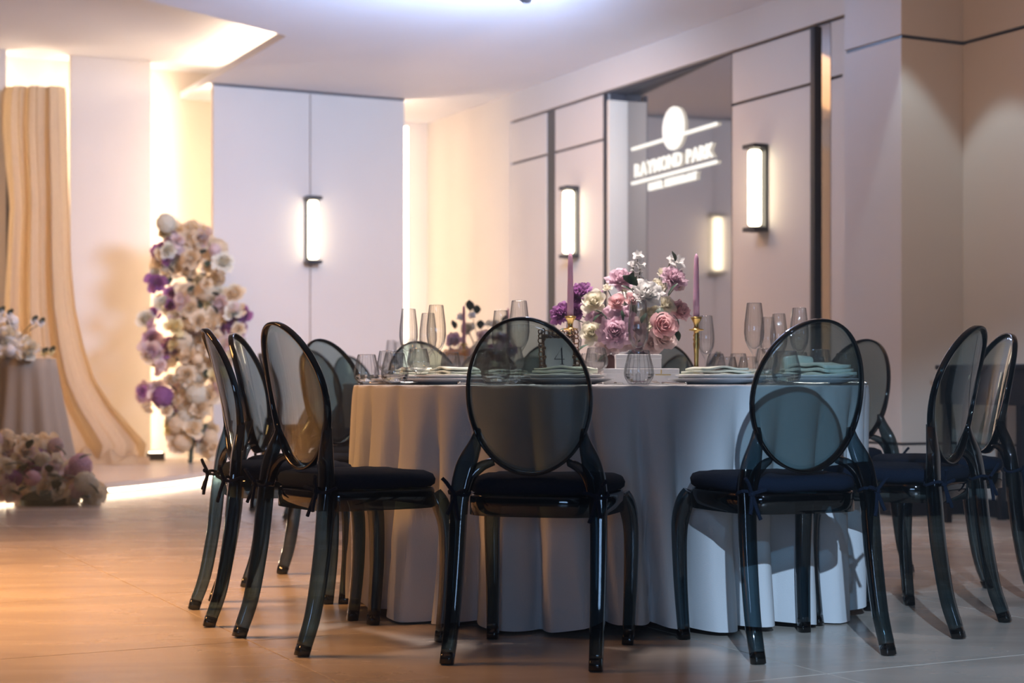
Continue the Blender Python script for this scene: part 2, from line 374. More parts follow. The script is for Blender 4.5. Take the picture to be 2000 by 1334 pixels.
# ------------------------------------------------------------------ illuminated sign on the mirror
sg = thing('illuminated_sign', 'glowing white sign with round emblem, two bars and lettering on the mirror', 'sign', MIR @ Vector((-0.006, 0.90, 2.2)), RW-MA)
def sgx(s): return -(s-10.58)
def capsule(name, x0, x1, z, r):
    bm = bmesh.new()
    tube(bm, [(x0, -0.009, z), (x1, -0.009, z)], r, 10, False, 1, False); return obj(name, bm, M['sign'], sg, True)
capsule('upper_bar', -0.70, 0.70, 0.435, 0.014)
capsule('lower_bar', -0.70, 0.70, 0.160, 0.014)
SM = Matrix.Translation((0.02, -0.012, 0.50)) @ Matrix.Rotation(PI/2, 4, 'X')
bm = bmesh.new(); lathe(bm, [(0, -0.02), (0.160, -0.02), (0.165, -0.012), (0.165, 0.005), (0.158, 0.012), (0, 0.012)], 40, mtx=SM)
em = obj('emblem_disc', bm, M['sign'], sg)
for a in range(6):
    bm = bmesh.new(); box(bm, (-0.008, -0.02, 0.010), (0.008, 0.02, 0.016), SM @ Matrix.Rotation(a*PI/3, 4, 'Z') @ Matrix.Translation((0, 0.085, 0))); obj('emblem_mark', bm, M['signdim'], em)
bm = bmesh.new(); lathe(bm, [(0.138, 0.010), (0.138, 0.014), (0.142, 0.014), (0.142, 0.010)], 40, mtx=SM); obj('emblem_ring', bm, M['signdim'], em)
def letters(txt, h, width, z, parent, mat, offs, y=-0.010, name='letter', thick=0.008, xc=0.0):
    metas = []; cx = 0
    for ch in txt:
        if ch == ' ': cx += 0.45; continue
        cu = bpy.data.curves.new('glyph', 'FONT'); cu.body = ch; cu.size = 1.0; cu.extrude = thick/h; cu.offset = offs; cu.resolution_u = 3
        to = bpy.data.objects.new('glyph', cu); COL.objects.link(to)
        bpy.context.view_layer.update()
        me = bpy.data.meshes.new_from_object(to.evaluated_get(bpy.context.evaluated_depsgraph_get()))
        bpy.data.objects.remove(to)
        xs = [v.co.x for v in me.vertices]; zs = [v.co.y for v in me.vertices]
        metas.append((me, cx-min(xs), min(zs), max(zs))); cx += max(xs)-min(xs)+0.07
    k = width/(cx-0.07); hh = max(m[3] for m in metas)-0.0
    for me, dx, z0, z1 in metas:
        for v in me.vertices:
            a, b, c = v.co; v.co = Vector(((a+dx)*k-width/2+xc, y-c*h, z+b/hh*h))
        me.materials.clear(); me.materials.append(mat)
        link(name, me, None, parent)
letters('RAYMOND PARK', 0.105, 1.30, 0.204, sg, M['sign'], 0.015)
letters('HOTEL RESTAURANT', 0.06, 0.80, 0.068, sg, M['sign'], 0.01)

# ------------------------------------------------------------------ stage light at the ceiling
sl = thing('stage_light', 'blazing cool stage light hanging from the ceiling at the top centre', 'spotlight', P(8.75, 4.45, H-0.02), RA)
bm = bmesh.new(); lathe(bm, [(0, -0.02), (0.09, -0.02), (0.09, 0.0), (0, 0.0)], 24); obj('base', bm, M['black'], sl)
for sx in (-1, 1): boxo('yoke_arm', (sx*0.1-0.012, -0.03, -0.20), (sx*0.1+0.012, 0.03, -0.01), M['black'], sl, None, 0.003)
TL = Matrix.Translation((0, 0, -0.17)) @ Matrix.Rotation(R(62), 4, 'X')
bm = bmesh.new(); lathe(bm, [(0, 0.12), (0.07, 0.12), (0.085, 0.05), (0.085, -0.12), (0.0, -0.12)], 24, mtx=TL); hd = obj('lamp_head', bm, M['black'], sl, True)
bm = bmesh.new(); lathe(bm, [(0, -0.121), (0.075, -0.121), (0.07, -0.135), (0, -0.14)], 24, mtx=TL); obj('lens', bm, M['lens'], hd, True)

# ------------------------------------------------------------------ ghost chairs
def chair_proto():
    t = thing('ghost_chair', 'x', 'chair', (0, 0, 0), 0, 'smoky clear oval-back chairs')
    def outl(th, k=1.0, n=4.0):
        c, s = math.cos(th), math.sin(th)
        y = 0.2*k*math.copysign(abs(s)**(2/n), s); x = 0.205*k*math.copysign(abs(c)**(2/n), c)*(1+0.35*y)
        return x, y+0.01
    N = 40
    bm = bmesh.new(); rings = []
    for k, z in ((0.0, 0.444), (0.955, 0.444), (0.96, 0.398), (1.0, 0.398), (1.0, 0.448), (0.98, 0.457), (0.0, 0.457)):
        if k == 0: rings.append([bm.verts.new((0, 0.01, z))])
        else: rings.append([bm.verts.new(outl(2*PI*i/N, k)+(z,)) for i in range(N)])
    for a, b in zip(rings, rings[1:]):
        for i in range(N):
            i2 = (i+1) % N
            if len(a) == 1: bm.faces.new((a[0], b[i], b[i2]))
            elif len(b) == 1: bm.faces.new((a[i2], a[i], b[0]))
            else: bm.faces.new((a[i], a[i2], b[i2], b[i]))
    obj('seat', bm, M['smokeleg'], t, True)
    bm = bmesh.new(); rings = []
    for k, z in ((0, 0.458), (0.95, 0.459), (1.0, 0.468), (1.01, 0.482), (0.98, 0.496), (0.9, 0.503), (0.5, 0.508), (0, 0.507)):
        if k == 0: rings.append([bm.verts.new((0, 0.01, z))])
        else: rings.append([bm.verts.new(outl(2*PI*i/N, k)+(z+0.002*math.sin(i*1.7)*k,)) for i in range(N)])
    for a, b in zip(rings, rings[1:]):
        for i in range(N):
            i2 = (i+1) % N
            if len(a) == 1: bm.faces.new((a[0], b[i], b[i2]))
            elif len(b) == 1: bm.faces.new((a[i2], a[i], b[0]))
            else: bm.faces.new((a[i], a[i2], b[i2], b[i]))
    cu = obj('cushion', bm, M['cushion'], t, True)
    # back
    A, B = 0.174, 0.216
    def bk(x, wv, d=0.0): return Vector((x, -0.205-0.20*wv+0.9*x*x+d-0.25*max(0, wv)**2, 0.728+0.98*wv))
    bm = bmesh.new()
    fr = []
    for side, d in ((0, 0.0025), (1, -0.0025)):
        rg = [[bm.verts.new(bk(0, 0, d))]]
        for j in range(1, 9):
            q = j/8; rg.append([bm.verts.new(bk(A*q*math.cos(2*PI*i/48), B*q*math.sin(2*PI*i/48), d)) for i in range(48)])
        for a, b in zip(rg, rg[1:]):
            for i in range(48):
                i2 = (i+1) % 48
                if len(a) == 1: bm.faces.new((a[0], b[i], b[i2]))
                else: bm.faces.new((a[i], a[i2], b[i2], b[i]))
        fr.append(rg[-1])
    for i in range(48): bm.faces.new((fr[0][i], fr[0][(i+1) % 48], fr[1][(i+1) % 48], fr[1][i]))
    obj('backrest', bm, M['smoke'], t, True)
    bm = bmesh.new()
    pts = [tuple(bk(A*math.cos(2*PI*i/64), B*math.sin(2*PI*i/64), 0.0)) for i in range(64)]
    rings = []
    for i, p in enumerate(pts):
        c = Vector(p); rad = Vector((math.cos(2*PI*i/64)/A, 0, math.sin(2*PI*i/64)/B)).normalized(); ax = Vector((0, 1, 0.18)).normalized()
        dp = 0.010+0.006*max(0, -math.sin(2*PI*i/64))
        rings.append([bm.verts.new(c + rad*(0.0045*a) + ax*(dp*b)) for a, b in ((-0.6, -1), (0.6, -1), (1, -0.7), (1, 0.7), (0.6, 1), (-0.6, 1), (-1, 0.7), (-1, -0.7))])
    for i in range(64):
        a, b = rings[i], rings[(i+1) % 64]
        for k in range(8): bm.faces.new((a[k], a[(k+1) % 8], b[(k+1) % 8], b[k]))
    obj('back_rim', bm, M['rim'], t, True)
    def leg(pts, foot):
        pts = [p[:3]+(p[3]*1.12, p[4]*1.08) for p in pts]; foot = [p[:3]+(p[3]*1.12, p[4]*1.08) for p in foot]
        bm = bmesh.new(); sweep(bm, pts, 6, 12, 5.0); lg = obj('leg', bm, M['smokeleg'], t, True)
        bm = bmesh.new(); sweep(bm, foot, 1, 12, 5.0, interp=False); obj('foot', bm, M['smokefoot'], lg, True)
    for s in (-1, 1):
        leg([(s*0.150, -0.160, 0.640, 0.010, 0.026), (s*0.156, -0.166, 0.600, 0.030, 0.026), (s*0.178, -0.180, 0.540, 0.048, 0.028), (s*0.192, -0.185, 0.480, 0.046, 0.034),
             (s*0.197, -0.190, 0.41, 0.040, 0.040), (s*0.200, -0.205, 0.27, 0.037, 0.040), (s*0.203, -0.232, 0.12, 0.034, 0.038), (s*0.206, -0.262, 0.03, 0.032, 0.036)],
            [(s*0.206, -0.262, 0.03, 0.0322, 0.0362), (s*0.207, -0.272, 0.0, 0.032, 0.036)])
        leg([(s*0.192, 0.172, 0.440, 0.036, 0.036), (s*0.204, 0.188, 0.405, 0.042, 0.042), (s*0.212, 0.205, 0.33, 0.038, 0.040), (s*0.210, 0.205, 0.18, 0.034, 0.036), (s*0.206, 0.192, 0.03, 0.030, 0.033)],
            [(s*0.206, 0.192, 0.03, 0.0302, 0.0332), (s*0.205, 0.188, 0.0, 0.030, 0.033)])
        bm = bmesh.new()   # lower brace from the oval to the rear leg
        sweep(bm, [(s*0.105, -0.158, 0.548, 0.012, 0.022), (s*0.138, -0.17, 0.535, 0.026, 0.024), (s*0.165, -0.178, 0.505, 0.026, 0.026), (s*0.178, -0.184, 0.455, 0.02, 0.026)], 5, 10, 4.0)
        obj('brace', bm, M['smokeleg'], t, True)
        bm = bmesh.new()   # cushion tie knotted round the rear leg
        ring = [(s*0.195+0.029*math.cos(a), -0.19+0.030*math.sin(a), 0.462+0.006*math.sin(a*2)) for a in [2*PI*i/12 for i in range(12)]]
        tube(bm, ring, 0.005, 6, True, interp=False)
        for k, (dx, dz) in enumerate(((0.03, 0.045), (-0.035, 0.012), (0.015, -0.055), (-0.018, -0.07))):
            tube(bm, [(s*0.2, -0.222, 0.46), (s*0.2+s*dx*0.6, -0.236, 0.46+dz*0.7), (s*0.2+s*dx, -0.24, 0.46+dz)], 0.0055, 6, False, 3)
        bmesh.ops.create_icosphere(bm, subdivisions=1, radius=0.011, matrix=Matrix.Translation((s*0.2, -0.222, 0.46)))
        obj('tie', bm, M['cushion'], cu)
    return t
CH = chair_proto()
CX, CY = 0.345, 5.83      # table centre
used = []
GRP = 'smoky clear oval-back chairs'
def put_chair(mx, my, hd, label):
    """mx,my: midpoint of rear feet; hd: heading clockwise from +Y, degrees"""
    h = R(hd); f = Vector((math.sin(h), math.cos(h), 0)); c = Vector((mx, my, 0)) + f*0.272
    if not used:
        CH.location = c; CH.rotation_euler = (0, 0, -h); CH['label'] = label; used.append(CH); return CH
    o = dup(CH, c, -h, label, GRP); used.append(o); return o
def feet(x0, y0, x1, y1, label, dh=0):
    a, b = fl(x0, y0), fl(x1, y1); m = (a+b)/2; d = (b-a).normalized()
    return put_chair(m.x, m.y, math.degrees(math.atan2(-d.y, d.x))+dh, label)
feet(868, 1298, 1168, 1312, 'smoky clear chair in the middle front, its oval back before the framed number')
feet(1475, 1298, 1742, 1280, 'smoky clear chair front right of the middle, rolled napkin seen through its back')
feet(1870, 1249, 1968, 1214, 'smoky clear chair at the right front, dark oval back seen half edge-on')
feet(462, 1244, 593, 1284, 'large smoky clear chair at the left front, oval back turned three-quarter')
feet(376, 1189, 408, 1226, 'outermost smoky clear chair on the left, back seen almost edge-on')
put_chair(-1.02, 5.93, 96, 'smoky clear chair between the edge-on left chair and the large left one')
put_chair(-0.80, 6.72, 126, 'smoky clear chair behind the left end of the table, seen through the large left chair')
put_chair(1.80, 5.90, -97, 'narrow golden-reflecting oval-back chair furthest right at the table, partly out of frame')
put_chair(1.47, 6.75, -128, 'smoky clear chair behind the right end of the table before the column')
put_chair(0.67, 7.34, -166, 'smoky clear chair across the table, right of the flower bowl')
put_chair(-0.42, 7.1, 150, 'smoky clear chair across the table, behind the two flutes on the left')
put_chair(0.18, 7.38, 174, 'smoky clear chair across the table, seen through the middle front chair')

# ------------------------------------------------------------------ tables and cloths
def table(cx, cy, Rr, zt, label_t, label_c, seed, nf=34):
    t = thing('round_table', label_t, 'table', (cx, cy, 0), 0, 'round banquet tables')
    bm = bmesh.new(); lathe(bm, [(0, zt-0.03), (Rr*0.97, zt-0.03), (Rr*0.975, zt-0.02), (Rr*0.972, zt-0.004), (0, zt-0.004)], 64); obj('tabletop', bm, M['boxgrey'], t)
    bm = bmesh.new(); lathe(bm, [(0, 0.0), (0.3, 0.0), (0.3, 0.02), (0.05, 0.05), (0.04, zt-0.03), (0, zt-0.03)], 24); obj('pedestal', bm, M['black'], t, True)
    rr = random.Random(seed)
    ph = []; a = 0
    while a < 2*PI:
        ph.append(a); a += rr.uniform(0.7, 1.35)*2*PI/nf
    amps = [rr.uniform(0.6, 1.4) for _ in ph]
    def fold(th):
        th %= 2*PI
        for i in range(len(ph)):
            a0 = ph[i]; a1 = ph[i+1] if i+1 < len(ph) else 2*PI
            if a0 <= th <= a1:
                q = (th-a0)/(a1-a0)
                # broad rounded front, tight valley
                return (abs(math.sin(PI*q))**0.75)*(amps[i]*(1-q)+amps[(i+1) % len(ph)]*q)
        return 0
    NU = 420; rows = []
    def fn(u, v):
        th = 2*PI*u
        if v < 0.22:
            r = Rr*(v/0.22)*0.985 if v > 0 else 0.0; z = zt+0.0015
            return (cx+r*math.cos(th), cy+r*math.sin(th), z)
        q = (v-0.22)/0.78
        fo = fold(th+0.07*q*math.sin(3*th+seed))
        hem = 0.022+0.012*math.sin(5*th+seed)+0.01*math.sin(11*th)
        z = zt-0.012*min(1, q*12)-(zt-0.012-hem)*max(0, q-0.03)/0.97
        am = 0.125*min(1, q*1.6)
        r = Rr*0.985+0.006*min(1, q*14)+0.040*q - 0.125*min(1, q*1.5)*max(0, 1-fo/1.05)
        r += 0.004*math.sin(37*th+9*q)*q
        return (cx+r*math.cos(th), cy+r*math.sin(th), z)
    bm = bmesh.new(); vv = [[], []]
    vs_rows = [0.0001, 0.1, 0.2, 0.22, 0.235, 0.25, 0.27, 0.3, 0.36, 0.44, 0.54, 0.64, 0.74, 0.84, 0.92, 0.97, 1.0]
    vs = [[bm.verts.new(fn(i/NU, v)) for i in range(NU)] for v in vs_rows]
    for j in range(len(vs)-1):
        for i in range(NU): bm.faces.new((vs[j][i], vs[j+1][i], vs[j+1][(i+1) % NU], vs[j][(i+1) % NU]))
    bm.faces.new(vs[0])
    c = obj('tablecloth', bm, M['cloth'], None, True, False); tag(c, label_c, 'tablecloth', 'white round tablecloths')
    return t
ZT = 0.757
table(CX, CY, 0.915, ZT, 'large round banquet table hidden under the white cloth in the foreground', 'white floor-length cloth draped in folds over the foreground table', 3)
T2 = (-0.12, 10.0)
table(T2[0], T2[1], 0.915, ZT, 'round banquet table under a cloth behind the foreground table', 'white cloth on the blurred table behind the foreground table', 5)

# ------------------------------------------------------------------ tableware prototypes
def flute_p(t):
    r = 18; A = 0.05
    prof = [(0, 0), (0.031, 0), (0.032, 0.0015), (0.012, 0.005), (0.0045, 0.012), (0.0038, 0.05), (0.0042, 0.092), (0.009, 0.102), (0.019, 0.118, 0.5), (0.0275, 0.140, 1), (0.031, 0.165, 1), (0.0300, 0.195, 1), (0.0265, 0.225, 1), (0.0225, 0.258, 1), (0.0218, 0.260),
            (0.0212, 0.258), (0.0252, 0.225), (0.0286, 0.195), (0.0295, 0.165), (0.026, 0.142), (0.0165, 0.122), (0.006, 0.114), (0, 0.113)]
    bm = bmesh.new(); lathe(bm, prof, 108, r, A); return obj('bowl_and_stem', bm, M['glass'], t, True)
def goblet_p(t):
    prof = [(0, 0), (0.031, 0), (0.032, 0.0015), (0.012, 0.006), (0.005, 0.012), (0.0045, 0.030), (0.010, 0.040), (0.026, 0.050, 0.5), (0.036, 0.066, 1), (0.0365, 0.078, 1), (0.033, 0.097, 1), (0.0285, 0.118, 1), (0.0278, 0.120),
            (0.0270, 0.118), (0.0315, 0.097), (0.035, 0.078), (0.0343, 0.067), (0.024, 0.053), (0.008, 0.046), (0, 0.045)]
    bm = bmesh.new(); lathe(bm, prof, 108, 18, 0.05); return obj('bowl_and_stem', bm, M['glass'], t, True)
def tumbler_p(t):
    prof = [(0, 0), (0.026, 0), (0.034, 0.006, 0.5), (0.042, 0.022, 1), (0.0445, 0.036, 1), (0.042, 0.056, 1), (0.036, 0.080, 1), (0.0305, 0.104, 1), (0.0298, 0.106),
            (0.0290, 0.104), (0.0345, 0.080), (0.0405, 0.056), (0.0428, 0.036), (0.040, 0.024), (0.031, 0.011), (0.02, 0.008), (0, 0.008)]
    bm = bmesh.new(); lathe(bm, prof, 108, 18, 0.05); o = obj('glass_wall', bm, M['glass'], t, True)
    bm = bmesh.new(); lathe(bm, [(0, 0.0085), (0.02, 0.0085), (0.0305, 0.0115), (0.0393, 0.0245), (0.0418, 0.034), (0, 0.034)], 36); obj('water', bm, M['water'], t, True)
    return o
def plate_p(t, r, mat, name):
    bm = bmesh.new(); lathe(bm, [(0, 0.0), (r*0.6, 0.0), (r*0.64, 0.004), (r, 0.016), (r+0.001, 0.019), (r*0.98, 0.020), (r*0.62, 0.008), (0, 0.007)], 48); return obj(name, bm, mat, t, True)
def fork_p(t):
    bm = bmesh.new()
    tube(bm, [(0, -0.10, 0.004), (0, -0.04, 0.003), (0, 0.03, 0.006), (0, 0.045, 0.006)], 0.0032, 6)
    box(bm, (-0.011, 0.043, 0.003), (0.011, 0.06, 0.0055))
    for x in (-0.0095, -0.0032, 0.0032, 0.0095): tube(bm, [(x, 0.058, 0.004), (x, 0.08, 0.006), (x, 0.10, 0.012)], 0.0014, 5)
    return obj('handle_and_tines', bm, M['steel'], t, True)
def knife_p(t):
    bm = bmesh.new(); tube(bm, [(0, -0.11, 0.005), (0, -0.05, 0.005), (0, 0.0, 0.004)], 0.004, 6); obj('handle', bm, M['steel'], t, True)
    bm = bmesh.new(); sweep(bm, [(0, -0.005, 0.004, 0.012, 0.002), (0, 0.06, 0.004, 0.018, 0.0015), (0.003, 0.11, 0.004, 0.004, 0.001)], 4, 8, 2.5); return obj('blade', bm, M['steel'], t, True)
def napkin_p(t, seed=0, rolled=False):
    rr = random.Random(seed)
    for L in range(3):
        w_, d_ = 0.10-0.006*L, 0.058-0.004*L; z0 = 0.0+0.0085*L; p1, p2 = rr.uniform(0, 6), rr.uniform(0, 6)
        def top(u, v, off=0.0):
            x = (u-0.5)*2*w_; y = (v-0.5)*2*d_
            z = z0+0.003+0.0025*math.sin(x*60+p1)*math.cos(y*30+p2)+off*0.8+0.003*math.sin(u*PI)*L
            return (x+0.004*math.sin(y*80+p2), y, z)
        bm = bmesh.new()
        a = grid(bm, lambda u, v: top(u, v, 0.005), 14, 8); b = grid(bm, lambda u, v: top(u, v, -0.003), 14, 8)
        def st(p, q):
            for i in range(len(p)-1): bm.faces.new((p[i], p[i+1], q[i+1], q[i]))
        st(a[0], b[0]); st(a[-1], b[-1]); st([r_[0] for r_ in a], [r_[0] for r_ in b]); st([r_[-1] for r_ in a], [r_[-1] for r_ in b])
        o = obj('fold', bm, M['napkin'], t, True)
    if rolled:
        bm = bmesh.new()
        tube(bm, [(0.095, -0.05, 0.03), (0.10, 0.0, 0.034), (0.095, 0.05, 0.03)], 0.014, 10); obj('fold', bm, M['napkin'], t, True)
    return t
PROTO = {}
def place(kind, name, cat, group, build, loc, rz, label):
    if kind not in PROTO:
        t = thing(name, label, cat, loc, rz, group); build(t); PROTO[kind] = t; return t
    return dup(PROTO[kind], loc, rz, label, group)
def flute(x, y, z, lb, rz=0): return place('f', 'champagne_flute', 'glass', 'ribbed champagne flutes', flute_p, (x, y, z), rz, 'tall ribbed champagne flute '+lb)
def goblet(x, y, z, lb, rz=0): return place('g', 'stemmed_goblet', 'glass', 'short ribbed goblets', goblet_p, (x, y, z), rz, 'short-stemmed ribbed goblet '+lb)
def tumbler(x, y, z, lb, rz=0): return place('t', 'water_tumbler', 'glass', 'ribbed water tumblers', tumbler_p, (x, y, z), rz, 'rounded ribbed tumbler with water '+lb)
# settings: bearing from the table centre (deg clockwise from +Y, of the chair), phrase, explicit glass spots (px x, depth)
SET = [
 (-165.3, 'at the setting before the middle front chair', dict(f=(1247, 5.02), t=(1248, 4.99), g=(1165, 5.32))),
 (154.3, 'at the setting before the front chair right of the middle', dict(f=(1473, 5.2), g=(1497, 5.42), t=(1536, 5.13))),
 (119, 'at the setting facing the dark chair at the right front', dict(f=(1561, 5.55), g=(1602, 5.62), t=(1652, 5.5))),
 (-130.2, 'at the setting before the large left front chair', dict(f=(1014, 5.05), g=(1000, 5.25), t=(968, 5.10))),
 (-105.4, 'at the setting facing the outermost left chair', dict(f=(852, 5.34), g=(817, 5.42), t=(771, 5.40))),
 (-84, 'at the setting at the left edge of the table', dict(f=(798, 5.62), g=(757, 5.85), t=(716, 5.78))),
 (-55, 'at the setting before the back left chair', dict(f=(836, 5.98), g=(880, 6.1), t=(905, 6.2))),
 (85, 'at the setting at the right edge of the table', dict(f=(1521, 6.02), g=(1560, 6.15), t=(1592, 6.2))),
 (52, 'at the setting before the back right chair', dict(f=(1500, 6.35), g=(1442, 6.4), t=(1462, 6.3))),
 (11, 'at the far setting right of the flower bowl', dict(f=(1379, 6.2), g=(1398, 6.42), t=(1420, 6.35))),
 (-33, 'at the far setting left of the flower bowl', dict(f=(978, 5.75), g=(940, 6.3), t=(1040, 6.35))),
 (-12, 'at the far setting hidden behind the flower bowl', dict(f=(1120, 6.3), g=(1150, 6.4), t=(1090, 6.42))),
]
for k, (b, ph, gl) in enumerate(SET):
    h = R(b); dx, dy = math.sin(h), math.cos(h); rp = 0.70 if k != 2 else 0.725
    x, y = CX+dx*rp, CY+dy*rp
    if k == 2: x, y = 0.995, 5.42
    rz = -h+PI
    tx, ty = math.cos(h), -math.sin(h)      # tangent
    place('c', 'charger_plate', 'plate', 'charger plates', lambda t: plate_p(t, 0.155, M['charger'], 'dish'), (x, y, ZT+0.003), rz, 'grey charger plate '+ph)
    place('p', 'dinner_plate', 'plate', 'dinner plates', lambda t: plate_p(t, 0.13, M['china'], 'dish'), (x, y, ZT+0.0145), rz, 'white dinner plate '+ph)
    if k == 2:
        t = thing('folded_napkin', 'thick pale green rolled napkin '+ph, 'napkin', (x+0.02, y, ZT+0.03), rz+1.0, 'folded napkins'); napkin_p(t, 5, True); t.scale = (1.15, 1.1, 1.5)
    else: place('n', 'folded_napkin', 'napkin', 'folded napkins', lambda t: napkin_p(t, 2), (x, y, ZT+0.03), rz+rnd.uniform(-0.3, 0.3), 'pale green folded napkin '+ph)
    for s, nm_, bd, lab in ((1, 'fork', fork_p, 'steel fork '), (-1, 'knife', knife_p, 'steel knife ')):
        place(nm_, nm_, nm_, nm_+'s beside the plates', bd, (x+tx*0.185*s+dx*0.02, y+ty*0.185*s+dy*0.02, ZT+0.003), rz, lab+ph)
    for kk, fnn in (('f', flute), ('g', goblet), ('t', tumbler)):
        gx, gy = gl[kk]; X = (gx-1000)/F*gy
        fnn(X, gy, ZT+0.0025, ph, rnd.uniform(0, 6))
# table two: sparse set of glasses
for i, a in enumerate((-100, -130, -160, 170, 140, 100, -70)):
    h = R(a)
    w_ = ['leftmost', 'second from left', 'third from left', 'in the middle', 'third from right', 'rightmost', 'far left'][i]
    flute(T2[0]+0.62*math.sin(h), T2[1]+0.62*math.cos(h), ZT+0.0025, 'on the distant table, '+w_)
    tumbler(T2[0]+0.68*math.sin(h+0.14), T2[1]+0.68*math.cos(h+0.14), ZT+0.0025, 'on the distant table, '+w_)
    dup(PROTO['c'], (T2[0]+0.66*math.sin(h-0.2), T2[1]+0.66*math.cos(h-0.2), ZT+0.003), 0, 'grey charger plate on the distant table, '+w_)
lbs = ['left of it', 'front left of it', 'at its front', 'front right of it', 'right of it', 'behind it on the right', 'straight behind it', 'behind it on the left']
for i, a in enumerate((-93, -135, 180, 145, 110, 60, 10, -45)):
    h = R(a); rr_ = 1.42
    put_chair(T2[0]+rr_*math.sin(h), T2[1]+rr_*math.cos(h), a+180+rnd.uniform(-6, 6), 'blurred smoky chair at the distant round table, '+lbs[i])

# ------------------------------------------------------------------ flowers
def bloom_mesh(name, seed, n=20, ruff=0.05, openn=1.0, nu=6, nv=5):
    rr = random.Random(seed); bm = bmesh.new()
    for i in range(n):
        f = (i+0.5)/n; ph = i*2.39996+rr.uniform(-0.2, 0.2); ri = 0.10+0.72*f**0.9; ha = (1.25-0.62*f)*rr.uniform(0.9, 1.1)
        zt = (0.95-0.42*f*openn)*rr.uniform(0.93, 1.07); cu = f*f*0.34*openn; j1, j2 = rr.uniform(0, 6), rr.uniform(0, 6)
        vs = []
        for b in range(nv):
            v = b/(nv-1); row = []
            for a in range(nu):
                u = a/(nu-1)*2-1
                hw = ha*(math.sin(PI*min(1, 0.12+0.62*v)))**0.6*(1-0.25*v*v)
                vv = v*(1-0.13*u*u*f)
                r = ri*(0.2+0.8*math.sin(vv*PI/2)**0.8)+cu*vv**3+ruff*v*math.sin(u*4+j1)*f
                z = zt*vv-cu*0.9*vv**4+ruff*v*math.sin(u*5+j2)
                row.append(bm.verts.new((r*math.cos(ph+u*hw), r*math.sin(ph+u*hw), z-0.35)))
            vs.append(row)
        for b in range(nv-1):
            for a in range(nu-1): bm.faces.new((vs[b][a], vs[b][a+1], vs[b+1][a+1], vs[b+1][a]))
    me = bpy.data.meshes.new(name); bm.to_mesh(me); bm.free()
    for p in me.polygons: p.use_smooth = True
    return me
def star_mesh(name, seed, n=5, layers=2):
    rr = random.Random(seed); bm = bmesh.new()
    for L in range(layers):
        for i in range(n):
            ph = 2*PI*i/n+L*PI/n+rr.uniform(-0.15, 0.15); up = 0.15+0.5*L
            vs = []
            for b in range(5):
                v = b/4; w_ = 0.42*math.sin(PI*min(1, 0.1+0.85*v))**0.8*(1-0.3*L)
                r = v*(1-0.35*L); row = []
                for a in range(3):
                    u = a-1; q = Vector((r, u*w_, up*v-0.25*v*v*(1-L)+0.1*abs(u)*v))
                    row.append(bm.verts.new(Matrix.Rotation(ph, 3, 'Z') @ q))
                vs.append(row)
            for b in range(4):
                for a in range(2): bm.faces.new((vs[b][a], vs[b][a+1], vs[b+1][a+1], vs[b+1][a]))
    me = bpy.data.meshes.new(name); bm.to_mesh(me); bm.free()
    for p in me.polygons: p.use_smooth = True
    return me
def hyd_mesh(name, seed, n=90):
    rr = random.Random(seed); bm = bmesh.new()
    for i in range(n):
        z = 1-2*(i+0.5)/n
        if z < -0.6: continue
        ph = i*2.39996; r = math.sqrt(1-z*z); d = Vector((r*math.cos(ph), r*math.sin(ph), z))
        q = d.to_track_quat('Z', 'Y').to_matrix(); sp = rr.uniform(0, 3); rad = rr.uniform(0.9, 1.02); k = rr.uniform(0.24, 0.36)
        for a in range(4):
            an = sp+a*PI/2
            pts = [(0, 0, 0), (math.cos(an-0.6)*0.8, math.sin(an-0.6)*0.8, 0.15), (math.cos(an)*1.15, math.sin(an)*1.15, 0.05), (math.cos(an+0.6)*0.8, math.sin(an+0.6)*0.8, 0.15)]
            bm.faces.new([bm.verts.new(d*rad*0.85 + q @ (Vector(p)*k)) for p in pts])
    bmesh.ops.create_icosphere(bm, subdivisions=2, radius=0.62)
    me = bpy.data.meshes.new(name); bm.to_mesh(me); bm.free(); return me
MESHES = {}
def getmesh(kind, colr):
    k = (kind, colr)
    if k not in MESHES:
        if kind.startswith('rose'): me = bloom_mesh('rose_'+colr, int(kind[4:]), 24, 0.04, 0.9)
        elif kind.startswith('tight'): me = bloom_mesh('bud_'+colr, 40+int(kind[5:]), 22, 0.02, 0.45)
        elif kind.startswith('peony'): me = bloom_mesh('peony_'+colr, 70+int(kind[5:]), 34, 0.12, 1.15)
        elif kind.startswith('low'): me = bloom_mesh('small_'+colr, 90+int(kind[3:]), 13, 0.06, 0.9, 4, 4)
        elif kind.startswith('star'): me = star_mesh('star_'+colr, 5+int(kind[4:]))
        else: me = hyd_mesh('hydrangea_'+colr, 3)
        me.materials.append(PET[colr]); MESHES[k] = me
    return MESHES[k]
NAMES = {'rose': 'rose', 'tight': 'rose', 'peon': 'peony', 'low0': 'rose', 'star': 'orchid', 'hyd': 'hydrangea'}
def bloom(parent, kind, colr, wp, rad, direction, spin=0.0):
    me = getmesh(kind, colr); nme = 'peony' if kind.startswith('peony') else 'orchid' if kind.startswith('star') else 'hydrangea' if kind.startswith('hyd') else 'rose'
    o = bpy.data.objects.new(nme, me); COL.objects.link(o); o.parent = parent
    lp = Vector(wp)-parent.location
    q = Vector(direction).normalized().to_track_quat('Z', 'Y').to_matrix().to_4x4() @ Matrix.Rotation(spin, 4, 'Z')
    o.matrix_local = Matrix.Translation(lp) @ q @ Matrix.Scale(rad, 4); return o
